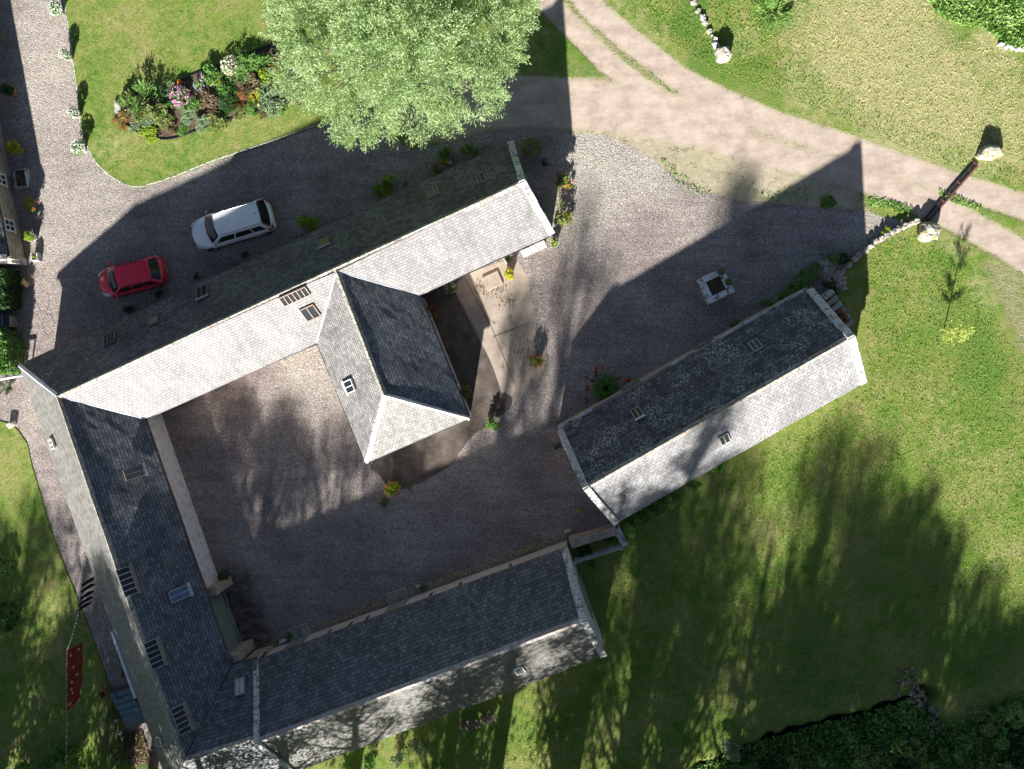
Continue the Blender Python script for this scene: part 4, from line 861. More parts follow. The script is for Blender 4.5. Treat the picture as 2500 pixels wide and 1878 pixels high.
# potted and wall-side plants
G1 = 'white flower pots along the lawn edge'; 
for (u, v, r_, lb) in ((134, 20, .42, 'white petunias overflowing a pot at the top of the lawn edge'), (157, 134, .33, 'small pot of white flowers second from the top along the lawn edge'),
                       (178, 275, .34, 'pot of pale mixed flowers beside the lawn edge level with the flower bed'), (189, 358, .44, 'large pot of white flowers where the lawn corner begins to curve')):
    shrub(u, v, r_, .55, 'bush', 'grey' if v == 275 else 'green', lb, 'white', 'petals', G1, 'potted_plant', 'potted plant', ('rock', .20, .34))
for v_, u_ in ((100, 172), (215, 183), (255, 190)): pass
PL = [ # u v r h kind mat label flower fkind name cat pot
 (35, 360, .42, .8, 'bush', 'yellow', 'bright yellow-green shrub against the farmhouse wall', None, None, 'shrub', 'shrub', None),
 (14, 218, .36, .6, 'bush', 'dark', 'dark round potted shrub in the shade by the farmhouse', None, None, 'potted_plant', 'potted plant', ('terracotta', .3, .35)),
 (2, 92, .3, .6, 'dome', 'grey', 'pale grey plant at the very left edge near the top', None, None, 'shrub', 'shrub', None),
 (74, 498, .42, .8, 'loose', 'lime', 'reddish-green straggly shrub below the stone trough', 'red', 'spires', 'shrub', 'shrub', None),
 (66, 577, .34, .6, 'bush', 'lime', 'lime green plant spilling from a round pale pot by the sash window', None, None, 'potted_plant', 'potted plant', ('whitestone', .26, .35)),
 (62, 690, .34, .5, 'bush', 'brown', 'dull brown plant beside the upper clipped hedge', None, None, 'shrub', 'shrub', None),
 (12, 945, .45, .5, 'feather', 'dark', 'dark fern under the white pipe rail', None, None, 'fern', 'fern', None),
 (752, 545, .62, 1.1, 'bush', 'lime', 'bright green shrub against the north wall near the white car', None, None, 'shrub', 'shrub', None),
 (930, 468, .45, 1.2, 'bush', 'lime', 'lower left half of the yellow-green wall shrub halfway along the north wall', None, None, 'shrub', 'shrub', None),
 (950, 447, .42, 1.4, 'bush', 'lime', 'upper right half of the yellow-green wall shrub halfway along the north wall', None, None, 'shrub', 'shrub', None),
 (990, 450, .16, .3, 'dome', 'grey', 'tiny grey-green plant between two wall shrubs', None, None, 'shrub', 'shrub', None),
 (1066, 413, .32, .5, 'loose', 'green', 'low plant with red flowers under the north eave', 'red', 'spires', 'shrub', 'shrub', None),
 (1086, 372, .36, .9, 'bush', 'green', 'leafy plant above the yellow chair by the north wall', None, None, 'shrub', 'shrub', None),
 (1145, 368, .46, 1.1, 'dome', 'green', 'deep green rounded shrub near the top of the north wall', None, None, 'shrub', 'shrub', None),
 (1297, 363, .60, .8, 'dome', 'olive', 'dark mossy mound-shaped shrub beyond the east gable', None, None, 'shrub', 'shrub', None),
 (1330, 397, .25, .35, 'loose', 'dark', 'small dark sprig in the gravel beside the gable', None, None, 'shrub', 'shrub', None),
 (1373, 440, .42, .8, 'bush', 'green', 'red geraniums in a pot at the edge of the gable shadow', 'red', 'spires', 'potted_plant', 'potted plant', ('terracotta', .26, .38)),
 (1390, 452, .22, .6, 'loose', 'lime', 'yellow-green plant with red tips beside the geranium pot', 'red', 'spires', 'shrub', 'shrub', None),
 (1368, 500, .25, .7, 'feather', 'olive', 'thin pale climber stem next to the gable wall', None, None, 'shrub', 'shrub', None),
 (1379, 535, .44, .8, 'bush', 'olive', 'golden-brown shrub at the gable corner', 'yellow', 'spires', 'shrub', 'shrub', None),
 (1353, 592, .28, .5, 'bush', 'lime', 'pale flowered plant at the end of the stone bench', 'white', 'spires', 'potted_plant', 'potted plant', ('terracotta', .2, .3)),
 (1242, 668, .34, .6, 'bush', 'yellow', 'vivid lime shrub in a pot on the edge of the concrete path', None, None, 'potted_plant', 'potted plant', ('terracotta', .24, .3)),
 (1240, 632, .18, .5, 'loose', 'green', 'small green plant beside the south wall of the north wing', None, None, 'shrub', 'shrub', None),
 (1098, 703, .34, .7, 'bush', 'green', 'white hydrangea in the corner of the middle wing', 'white', 'spires', 'shrub', 'shrub', None),
 (1054, 750, .28, .8, 'loose', 'rust', 'upper red-leaved climber on the middle wing wall', None, None, 'shrub', 'shrub', None),
 (1064, 770, .22, .6, 'loose', 'green', 'lower climber with red flowers on the middle wing wall', 'red', 'spires', 'shrub', 'shrub', None),
 (1137, 955, .38, .8, 'bush', 'olive', 'olive shrub hugging the lower end of the middle wing wall', 'rust', 'spires', 'shrub', 'shrub', None),
 (1311, 883, .36, .6, 'bush', 'green', 'dark green potted plant with red buds on the concrete path edge', 'red', 'spires', 'potted_plant', 'potted plant', ('terracotta', .24, .3)),
 (1204, 1037, .42, .7, 'bush', 'green', 'bright green shrub standing alone off the hip corner', None, None, 'shrub', 'shrub', None),
 (957, 1195, .44, .8, 'bush', 'lime', 'yellow-green potted plant with orange flowers in the courtyard mouth', 'orange', 'spires', 'potted_plant', 'potted plant', ('terracotta', .3, .35)),
 (999, 1193, .17, .25, 'loose', 'green', 'small weed right of the orange-flowered pot', None, None, 'weed', 'weed', None),
 (939, 1225, .32, .3, 'loose', 'green', 'low green plant below the orange-flowered pot', None, None, 'weed', 'weed', None),
 (1416, 1246, .17, .2, 'loose', 'yellow', 'tiny yellow-green weed in the gravel near the barn corner', None, None, 'weed', 'weed', None),
 (1363, 1090, .22, .6, 'loose', 'dark', 'dark climber on the left gable of the east barn', None, None, 'shrub', 'shrub', None),
 (1793, 796, .36, .7, 'bush', 'green', 'small green shrub lowest on the east barn yard wall', None, None, 'shrub', 'shrub', None),
 (1877, 744, .44, .9, 'loose', 'green', 'star-leaved shrub second up the east barn yard wall', None, None, 'shrub', 'shrub', None),
 (1912, 727, .34, .7, 'bush', 'green', 'shrub third up the east barn yard wall', None, None, 'shrub', 'shrub', None),
 (1948, 700, .62, 1.0, 'bush', 'green', 'broad green shrub at the top corner of the east barn', None, None, 'shrub', 'shrub', None),
 (1972, 675, .52, .7, 'dome', 'green', 'smooth dark green cushion plant by the rockery', None, None, 'shrub', 'shrub', None),
 (1996, 678, .26, .5, 'bush', 'grey', 'silver-blue plant at the foot of the rockery', None, None, 'shrub', 'shrub', None),
 (1988, 652, .32, .4, 'dome', 'green', 'low green cushion at the yard edge of the rockery', None, None, 'shrub', 'shrub', None),
 (2032, 630, .40, .35, 'loose', 'green', 'leafy low plant under the bend of the dry stone wall', None, None, 'shrub', 'shrub', None),
 (2060, 632, .36, .3, 'dome', 'dark', 'dark spreading plant tucked against the dry stone wall', None, None, 'shrub', 'shrub', None),
 (2028, 705, .45, .4, 'loose', 'dark', 'dark ferny plant behind the barn corner', None, None, 'fern', 'fern', None),
 (2052, 776, .40, .7, 'bush', 'brown', 'brown-leaved potted plant with a red bloom on the barn steps', 'red', 'spires', 'potted_plant', 'potted plant', ('terracotta', .26, .3)),
 (2162, 568, .34, .35, 'loose', 'lime', 'yellowish weeds growing along the sunlit dry stone wall', None, None, 'weed', 'weed', None),
 (1032, 1432, .24, .35, 'loose', 'green', 'small plant against the bottom range wall beside a stone', None, None, 'weed', 'weed', None),
 (706, 1553, .24, .3, 'loose', 'green', 'weed beside the left green door of the bottom range', None, None, 'weed', 'weed', None),
 (545, 1407, .34, .9, 'dome', 'dark', 'black-green bush beside the pier of the green double doors', None, None, 'shrub', 'shrub', None),
 (312, 755, .34, .3, 'loose', 'dark', 'creeping green weed at the foot of the north wall left of the red car', None, None, 'weed', 'weed', None),
 (388, 718, .26, .3, 'loose', 'dark', 'creeping weed at the foot of the north wall under the red car', None, None, 'weed', 'weed', None),
 (478, 677, .24, .3, 'loose', 'dark', 'creeping weed on the north wall between the two cars', None, None, 'weed', 'weed', None),
 (597, 622, .22, .3, 'loose', 'dark', 'creeping weed on the north wall below the white car', None, None, 'weed', 'weed', None),
 (1885, 30, .95, .4, 'feather', 'bright', 'bright green weed clump in the dry field near the top', None, None, 'weed', 'weed', None),
 (1886, -4, .35, 1.2, 'bush', 'green', 'dark stem of a young conifer poking in at the top edge', None, None, 'shrub', 'shrub', None),
 (8, 1385, .65, .9, 'dome', 'dark', 'upper dark clipped bush on the left lawn', None, None, 'shrub', 'shrub', None),
 (6, 1510, .95, 1.2, 'dome', 'dark', 'lower large dark bush on the left lawn', None, None, 'shrub', 'shrub', None),
 (150, 1850, .75, 1.2, 'bush', 'green', 'bright green bush at the foot of the clothes line', None, None, 'shrub', 'shrub', None),
 (110, 1872, .6, 1.0, 'bush', 'green', 'green bush at the bottom edge left of the clothes line', None, None, 'shrub', 'shrub', None),
 (60, 1882, .7, .8, 'loose', 'green', 'loose leafy bush in the bottom left corner', None, None, 'shrub', 'shrub', None),
 (180, 1832, .45, 1.0, 'bush', 'green', 'small bush right of the clothes line foot', None, None, 'shrub', 'shrub', None),
 (308, 1645, .3, .6, 'loose', 'rust', 'orange-brown dry plant by the end of the white gutter', None, None, 'shrub', 'shrub', None),
 (1785, 1838, .75, .7, 'loose', 'grey', 'silvery shrub on the ditch bank at the bottom', None, None, 'shrub', 'shrub', None),
]
for (u, v, r_, h, kd, mt, lb, fl, fk, nm, ct, pt) in PL: shrub(u, v, r_, h, kd, mt, lb, fl, fk or 'petals', None, nm, ct, pt)
# red hot poker clump
pk = shrub(1480, 950, 1.0, 1.2, 'spiky', 'green', 'big spiky clump ringed by orange-red flower spikes by the east barn wall', name='red_hot_poker', cat='plant')
r = random.Random(3); mb = MB()
for i in range(22):
    th = r.uniform(-.6, 3.9); rr = r.uniform(.75, 1.2); z_ = r.uniform(.6, 1.0); c = Vector((math.cos(th) * rr, math.sin(th) * rr, z_))
    mb.tube([c * .2, c * .75 + Z * .1, c], .008, 5); s = MB().tube([c - Z * .02, c + Vector((c.x * .08, c.y * .08, .08)), c + Vector((c.x * .18, c.y * .18, .15))], [.05, .065, .02], 7).build('flower_spike', LM['orange' if i % 3 == 0 else 'red'], pk, local=True)
mb.build('stem', M['greenpaint'], pk, local=True)
# conifer-like shrubs and perennials of the flower bed
BEDL = [ # u v r h kind mat flower label
 (330, 262, .62, 1.3, 'feather', 'olive', None, 'feathery olive bush near the left end of the flower bed'), (355, 240, .60, 1.3, 'feather', 'green', None, 'upper feathery green bush in the left of the flower bed'),
 (312, 245, .42, .8, 'bush', 'green', None, 'green shrub just inside the pale stone of the flower bed'), (372, 272, .55, 1.1, 'loose', 'olive', None, 'wide olive shrub right of the feathery bush'),
 (296, 298, .38, .4, 'feather', 'rust', None, 'rust-coloured grassy tuft spilling over the left bed edge'), (335, 312, .36, .4, 'loose', 'grey', None, 'silver shrub at the lower left of the flower bed'),
 (366, 328, .48, .5, 'bush', 'lime', None, 'yellow-green plant on the lower edge of the flower bed'), (400, 298, .40, .6, 'bush', 'olive', None, 'yellowish plant over the lower bed edge centre left'),
 (404, 258, .42, .7, 'loose', 'green', None, 'dark leafed plant left of the pink flowers'), (440, 236, .44, .8, 'bush', 'green', 'pink', 'bush covered with pink phlox flowers in the flower bed'),
 (437, 208, .20, .6, 'bush', 'orange', None, 'small orange-leaved plant at the upper bed edge'), (418, 218, .3, .8, 'feather', 'grey', None, 'pale spiky leaves above the pink phlox'),
 (473, 252, .34, .9, 'dome', 'green', None, 'smooth upright dark green conifer beside the phlox'), (488, 208, .24, .9, 'loose', 'green', 'lilac', 'stems with three lilac globe flowers at the upper bed edge'),
 (508, 250, .60, .7, 'loose', 'brown', None, 'bronze-leaved shrub in the middle of the flower bed'), (460, 280, .42, .5, 'bush', 'grey', None, 'grey-green plant below the upright conifer'),
 (418, 318, .36, .4, 'loose', 'brown', None, 'dull purple plant at the lower edge of the flower bed'), (446, 318, .30, .3, 'bush', 'green', None, 'low green plant near the dark bare soil of the bed'),
 (494, 300, .40, .5, 'bush', 'grey', None, 'pale green cushion at the lower centre of the flower bed'), (530, 296, .48, .6, 'bush', 'olive', None, 'light green mound on the lower edge of the bed'),
 (556, 250, .46, .7, 'dome', 'dark', None, 'dark green dome right of centre in the flower bed'), (546, 225, .36, .6, 'bush', 'green', None, 'green plant at the centre of the flower bed'),
 (530, 203, .22, .5, 'bush', 'yellow', None, 'small yellow-green plant above the bed centre'), (520, 185, .48, .9, 'bush', 'green', None, 'green shrub on the upper edge of the flower bed'),
 (562, 160, .40, .8, 'loose', 'grey', 'cream', 'grey plant with cream flowers on the upper bed edge'), (570, 205, .50, .6, 'feather', 'green', None, 'fresh green fern-like plant in the right half of the bed'),
 (586, 245, .34, .5, 'feather', 'rust', None, 'tawny grass tuft beside the golden dome'), (625, 235, .40, .5, 'dome', 'yellow', None, 'brilliant golden-yellow dome in the flower bed'),
 (616, 262, .34, .6, 'dome', 'green', None, 'neat bright green ball on the lower bed edge'), (585, 275, .34, .5, 'dome', 'olive', None, 'olive ball left of the neat green ball'),
 (606, 205, .55, .8, 'loose', 'brown', None, 'dark bronze shrub behind the golden dome'), (605, 160, .60, .9, 'bush', 'green', None, 'large green bush upper right in the flower bed'),
 (650, 188, .42, .8, 'bush', 'lime', None, 'vivid lime bush in the right half of the flower bed'), (680, 182, .30, .7, 'bush', 'yellow', None, 'yellow bush near the overhanging tree'),
 (665, 240, .70, .9, 'bush', 'grey', None, 'large silver-green shrub at the lower right of the bed'), (650, 150, .40, .9, 'bush', 'green', None, 'leafy bush on the upper right bed edge'),
 (680, 158, .32, .8, 'loose', 'green', 'red', 'plant with scarlet flowers under the tree'), (712, 140, .46, 1.0, 'bush', 'green', 'cream', 'cream-flowered rose bush under the tree edge'),
 (735, 160, .42, .9, 'bush', 'grey', 'white', 'white-flowered bush beneath the tree crown'), (700, 205, .50, .8, 'bush', 'grey', None, 'blue-grey shrub below the rose bush'),
 (722, 235, .50, .6, 'loose', 'brown', None, 'pinkish-brown plant at the right end of the bed'), (690, 262, .30, .4, 'loose', 'green', None, 'small green plant at the bed edge by the tree'),
 (385, 226, .3, 1.0, 'feather', 'dark', None, 'tall dark plant casting a long shadow on the lawn'), (590, 140, .30, 1.0, 'feather', 'dark', None, 'tall plant at the top edge of the flower bed'),
 (540, 275, .3, .4, 'loose', 'green', None, 'sprawling green plant between two cushions in the bed'), (350, 285, .5, .7, 'bush', 'grey', None, 'grey-green shrub below the feathery olive bush'),
 (640, 280, .22, .2, 'loose', 'brown', None, 'withered low plant at the lower right edge of the bed'),
]
for (u, v, r_, h, kd, mt, fl, lb) in BEDL:
    shrub(u, v, r_ * 1.38, h * .70, kd, mt, lb, fl, 'spires' if fl in ('lilac', 'red') else 'petals', 'plants in the flower bed', 'bed_plant', 'garden plant')
# ivy and shrubs along the outer barn walls
i = 0
for (u, v, r_, lb) in ((1535, 1300, .62, 'leafy climber nearest the left corner of the east barn outer wall'), (1560, 1262, .6, 'second patch of leafy growth along the east barn outer wall'), (1600, 1235, .62, 'third patch of leafy growth along the east barn outer wall'), (1640, 1212, .5, 'fourth and palest patch of growth along the east barn outer wall'),
                       (1690, 1180, .42, 'small patch of growth midway along the east barn outer wall'), (1750, 1140, .38, 'last thin patch of growth along the east barn outer wall')):
    shrub(u, v, r_ * 1.2, 1.1, 'bush' if i % 2 else 'loose', 'bright' if i in (0, 3) else 'green', lb, group='growth along the outer barn wall'); i += 1
for (u, v, r_, mt, lb) in ((1020, 1820, .6, 'grey', 'pale leafy shrub under the bottom range outer wall, right one'), (975, 1850, .55, 'grey', 'pale leafy shrub under the bottom range outer wall, middle one'), (900, 1868, .6, 'green', 'shrub at the bottom edge below the bottom range'), (850, 1880, .5, 'green', 'leftmost shrub at the bottom edge below the bottom range'),
                       (1445, 1380, .4, 'green', 'low plant beside the pale rail gate'), (1430, 1345, .45, 'dark', 'dark weeds between the rail gate and the yard wall'), (1470, 1628, .35, 'bright', 'sprig of weed at the gable foot of the bottom range'), (1480, 1310, .4, 'dark', 'dark weeds behind the low yard wall')):
    shrub(u, v, r_, .7, 'loose', mt, lb)
# bank vegetation beyond the ditch, bottom right
r = random.Random(8); k = 0
BL = [(1880, 1868), (1950, 1850), (2010, 1868), (2060, 1832), (2120, 1850), (2170, 1815), (2210, 1865), (2160, 1878), (2260, 1870), (2330, 1845), (2380, 1872), (2430, 1800), (2480, 1840), (2400, 1768), (2470, 1745), (2350, 1800), (2500, 1880), (2300, 1880), (2490, 1790), (2440, 1870), (2100, 1885), (1830, 1885), (2225, 1830), (1980, 1885)]
WH = ['low dark bramble', 'olive bramble', 'bright nettle clump', 'grey-green bramble', 'brown-leaved bramble', 'fresh green bramble']
for (u, v) in BL:
    mt = ('dark', 'olive', 'bright', 'grey', 'brown', 'green')[k % 6]
    if mt == 'brown': mt = 'olive'
    shrub(u, v, r.uniform(.75, 1.15), r.uniform(.7, 1.1), ('bush', 'loose')[k % 2], mt if mt != 'grey' else 'green', '%s beyond the ditch, number %s counted from the bank end' % (WH[k % 6], k + 1) if False else '%s in the thicket at the bottom right, %s' % (WH[k % 6], ['nearest the bottom edge', 'against the ditch', 'toward the corner', 'beside the stone wall'][k // 6]), group='brambles in the bottom right thicket', name='bramble', cat='bramble', z=-.35); k += 1
# nettle patch, top right and rough straw
def stuff(name, pts, n, L, Wd, mat, z0, z1, label, cat, seed=1, up=.2, vert=1.2):
    poly = W2(pts); rr = np.random.default_rng(seed); lo, hi = poly.min(0), poly.max(0); X = rr.uniform(lo, hi, (n * 2, 2)); X = X[inside(X, poly)][:n]
    C = np.column_stack([X, rr.uniform(z0, z1, len(X))]); d = rr.normal(size=(len(X), 3)) * .5; d[:, 2] = vert
    t = np.array([noise.noise((x * .9, y * .9, 0)) for x, y in X]) * .6 + rr.uniform(.1, .9, len(X))
    V, F, T = leaves(C, L, Wd, seed, up, t, dirs=d, dvar=.6); return tag(link_mesh(name, V, F, LM[mat], tint=T), label, cat, kind='stuff')
stuff('nettles', [(2240, -40), (2280, 30), (2330, 60), (2400, 70), (2450, 110), (2540, 140), (2560, -60)], 7000, .22, .08, 'bright', .0, .18, 'rank bright green weeds filling the top right corner', 'weeds', 3, .5, .3)
stuff('rough_grass', [(1830, 60), (1990, -60), (2240, -60), (2330, 90), (2560, 170), (2560, 420), (2300, 330), (2060, 230), (1980, 150)], 7000, .13, .025, 'straw', .0, .05, 'dry straw-coloured rough grass in the field at the top right', 'grass', 4, .2, .6)
stuff('rough_grass', [(1960, 600), (2080, 590), (2230, 540), (2300, 600), (2420, 760), (2560, 1000), (2560, 1650), (2200, 1700), (1550, 1700), (1300, 1860), (1150, 1870), (1250, 1790), (1500, 1610), (1420, 1400), (1530, 1330), (1900, 1080), (2120, 950), (2110, 700)], 52000, .13, .025, 'blade', .0, .05, 'tufty grass of the large field right of the barns', 'grass', 5, .2, .7)
stuff('rough_grass', [(1560, 20), (1640, -60), (1850, -60), (1900, 100), (2100, 250), (2400, 380), (2560, 440), (2560, 480), (2300, 400), (2000, 270), (1720, 160), (1610, 90)], 16000, .13, .025, 'blade', .0, .05, 'green verge grass between the track and the dry field', 'grass', 6, .2, .7)
for k, (pts, n_, lb) in enumerate((([(1610, 385), (1640, 400), (1700, 450), (1740, 470), (1700, 480), (1640, 440)], 260, 'sparse green weeds along the edge of the pale gravel'), ([(2000, 480), (2030, 478), (2045, 500), (2020, 512), (2002, 505)], 500, 'dense green weed patch at the edge of the barn shadow'), ([(2120, 480), (2170, 488), (2230, 505), (2220, 525), (2160, 510), (2120, 500)], 500, 'weedy grass beside the track before the barrier'), ([(2290, 462), (2340, 480), (2400, 505), (2390, 515), (2330, 498), (2290, 478)], 500, 'grass strip in the middle of the track beyond the barrier'), ([(1800, 460), (1880, 470), (1960, 455), (2000, 470), (1960, 500), (1850, 490)], 160, 'scattered weeds in the sandy track margin'))):
    stuff('weeds', pts, n_, .14, .06, 'bright', .0, .06, lb, 'weeds', 20 + k, 1.0, .2)
def scatter_leaves(name, spots, n, mat, label, seed=3, sz=.05):
    rr = np.random.default_rng(seed); C = []
    for (u, v, rad) in spots:
        c = P(u, v); X = rr.normal(size=(n, 2)) * rad / 44 * .5; C.append(np.column_stack([X[:, 0] + c.x, X[:, 1] + c.y, rr.uniform(.015, .05, n)]))
    C = np.vstack(C); V, F, T = leaves(C, sz, sz * .6, seed, 1.5); return tag(link_mesh(name, V, F, LM[mat], tint=T), label, 'leaf litter', kind='stuff')
stuff('undergrowth', [(1640, 1990), (1740, 1880), (1860, 1826), (2010, 1782), (2150, 1748), (2230, 1722), (2320, 1770), (2420, 1720), (2560, 1660), (2600, 1990)], 26000, .24, .12, 'green', -.35, .25, 'dark leafy undergrowth filling the bottom right corner beyond the ditch', 'undergrowth', 12, .6, .4)
stuff('undergrowth', [(1500, 1990), (1720, 1885), (1850, 1826), (2000, 1782), (2150, 1746), (2225, 1718), (2225, 1700), (2140, 1732), (1990, 1768), (1840, 1812), (1700, 1870), (1480, 1960)], 9000, .24, .10, 'green', -.10, .16, 'overhanging grass along the upper lip of the ditch', 'grass', 13, .3, .3)
def foot_debris(a, b, n, mat, label, sd):
    rr = np.random.default_rng(sd); a = np.array(a); b = np.array(b); t = rr.uniform(0, 1, n); X = a[None] + (b - a)[None] * t[:, None] + rr.normal(size=(n, 2)) * .10; C = np.column_stack([X, rr.uniform(.01, .05, n)])
    V, F, T = leaves(C, .09, .06, sd, 1.5); return tag(link_mesh('wall_debris', V, F, LM[mat], tint=T), label, 'leaf litter', kind='stuff')
foot_debris(P(620, 1588)[:2], P(1380, 1306)[:2], 1400, 'straw', 'pale grit and dead leaves along the foot of the bottom range wall', 31)
foot_debris(P(150, 850)[:2], P(1200, 375)[:2], 700, 'dark', 'moss and small weeds along the shaded foot of the long north wall', 32)
foot_debris(P(1560, 980)[:2], P(1960, 745)[:2], 500, 'olive', 'small weeds along the yard foot of the east barn', 33)
scatter_leaves('leaf_litter', [(1290, 870, 28), (1300, 880, 22), (1180, 705, 26), (1235, 735, 30), (1220, 700, 22), (1270, 845, 40), (1260, 880, 30)], 130, 'brown', 'dead brown leaves lying on the concrete path', 3, .07)
# ------------------------------------------------------------------ trees
def tree_trunk(parent, base, h, r0, lobes, mat, seed=1):
    r = random.Random(seed); b = Vector(base); mb = MB(); top = Vector((b.x + r.uniform(-.4, .4), b.y + r.uniform(-.4, .4), h))
    pts = [b, b.lerp(top, .33) + Vector((r.uniform(-.2, .2), r.uniform(-.2, .2), 0)), b.lerp(top, .66) + Vector((r.uniform(-.3, .3), r.uniform(-.3, .3), 0)), top]
    mb.tube(pts, [r0 * 1.25, r0 * .85, r0 * .55, r0 * .18], 10)
    for (c, rad) in lobes:
        c = Vector(c); z = max(h * .25, min(h * .75, c.z - (c.xy - b.xy).length * .8)); s = b.lerp(top, z / h); m = s.lerp(c, .5) + Vector((0, 0, -.25))
        mb.tube([s, m, c, c + (c - s).normalized() * rad * .5], [r0 * .38, r0 * .24, r0 * .12, .02], 6)
        for k in range(4):
            e = c + Vector((r.gauss(0, 1), r.gauss(0, 1), r.gauss(0, .7))).normalized() * rad * .85; mb.tube([m.lerp(c, .6), (c + e) / 2 + Vector((0, 0, -.1)), e], [r0 * .11, r0 * .06, .012], 5)
    return mb.build('trunk', mat, parent, smooth=True)
def big_crown(parent, lobes, n, L, Wd, mat, seed, sub=60, cr=.42, flat=.8):
    r = np.random.default_rng(seed); tot = sum(rad ** 2 for _, rad in lobes); Vs = []; Ts = []; Cs = []; Ds = []
    for c, rad in lobes:
        k = max(8, int(sub * rad ** 2 / tot * len(lobes))); sc_ = ball(k, (rad, rad, rad * flat), r, .72, .65) + np.array(c); m = int(n * rad ** 2 / tot)
        i = r.integers(0, k, m); dv = sc_ - np.array(c) + np.array([0, 0, rad * .15]); dv /= np.linalg.norm(dv, axis=1)[:, None]
        off = ball(m, (cr, cr, cr * .8), r, .1, .3) * r.uniform(.6, 1.3, k)[i][:, None]; C = sc_[i] + off + dv[i] * r.uniform(-.25, .3, m)[:, None]
        Cs.append(C); Ts.append(np.clip(r.uniform(.15, .85, k)[i] * .6 + r.uniform(0, .45, m), 0, 1)); Ds.append(dv[i] * .7 + off * 1.5)
    C = np.vstack(Cs); V, F, T = leaves(C, L, Wd, seed, .5, np.concatenate(Ts), dirs=np.vstack(Ds), dvar=.45)
    return link_mesh('crown', V, F, LM[mat], parent, tint=T)
LOB = [(760, 60, 9, 2.5), (715, 190, 7.6, 1.3), (850, 190, 9.4, 2.7), (1000, 120, 11, 3.1), (880, 300, 7.6, 1.5), (1010, 290, 7.8, 1.3), (1130, 210, 8.8, 2.1), (1215, 110, 8.4, 1.9), (1105, 300, 7.2, .9), (1215, 250, 7.2, .8), (1180, 0, 9, 2.9),
       (960, -60, 11.5, 3.4), (800, -80, 9.5, 2.9), (1100, -160, 9.5, 3.2), (880, -230, 9, 3), (688, 110, 7.2, .8), (1285, 35, 8, 1.0), (838, 355, 6.8, .6), (965, 345, 6.8, .5), (1255, 150, 7.5, .8), (1090, 265, 7.6, 1.0), (700, 30, 8, 1.2), (1240, -40, 8, 1.7), (690, -60, 8, 1.8), (1000, 40, 11, 2.6), (940, 60, 10.8, 2.2), (1060, 60, 10.5, 2.2), (980, -10, 11.5, 2.4), (1240, 262, 6.8, .45), (900, 345, 6.8, .55), (1270, 95, 7.4, .6), (1060, 330, 6.8, .45)]
lobes = [(tuple(P(966 + (u - 968) * .93, 40 + (v - 40) * .95, z)), rad * .90) for u, v, z, rad in LOB]
tb = P(985, 20, 9); bt = thing('willow_tree', 'huge light green feathery tree overhanging the flower bed and the track', 'tree', (tb.x, tb.y, 0))
tree_trunk(bt, (tb.x, tb.y, 0), 10.5, .42, lobes[:16], M['bark'], 4); big_crown(bt, lobes, 210000, .14, .042, 'tree', 5, sub=105, cr=.27)
# sapling with its long thin shadow
sp_ = P(2303, 812); sg = thing('sapling', 'thin young tree with a sparse yellow-green crown alone on the right lawn', 'tree', sp_)
tp = Vector((sp_.x + .10, sp_.y + .05, 2.5)); mb = MB().tube([sp_, sp_.lerp(tp, .5) + Vector((.03, .02, 0)), tp], [.035, .025, .01], 7)
rr = np.random.default_rng(4); Cl = []
for k in range(26):
    z_ = rr.uniform(.55, 2.3); th = rr.uniform(0, 6.28); ln = .85 - .26 * z_; s = sp_.lerp(tp, z_ / 2.5); e = s + Vector((math.cos(th) * ln, math.sin(th) * ln, .3)); mb.tube([s, s.lerp(e, .5) + Z * .04, e], [.010, .007, .003], 4)
    Cl += [tuple(s.lerp(e, rr.uniform(.25, 1.05)) + Vector(rr.normal(size=3)) * .05) for _ in range(38)]
mb.build('trunk', M['bark'], sg, smooth=True); V, F, T = leaves(np.array(Cl), .13, .035, 3, .8); link_mesh('crown', V, F, LM['palelime'], sg, tint=T)
# tall trees south of the steading (outside the frame); they throw the dappled shade
def shade_tree(x, y, h, R_, label, seed, n=9500, dens=1.0, low=.30, cnt=24, leaf=.20):
    r = random.Random(seed); t = thing('shade_tree', label, 'tree', (x, y, 0), 'tall trees beyond the bottom edge'); lb = []
    for k in range(cnt):
        z = h * r.uniform(low if h > 10 else .14, .9); fr = 1 - abs((z / h - .58) / .48) ** 2; th = r.uniform(0, 2 * PI); rr_ = R_ * max(.25, fr) * r.uniform(.3, .85); lb.append(((x + math.cos(th) * rr_, y + math.sin(th) * rr_, z), R_ * r.uniform(.22, .40)))
    lb.append(((x, y, h * .93), R_ * .26))
    tree_trunk(t, (x, y, 0), h * .95, .11 + h * .018, lb, M['bark'], seed); big_crown(t, lb, int(n * dens), leaf, leaf * .6, 'green', seed, sub=16, cr=R_ * .25, flat=.9)
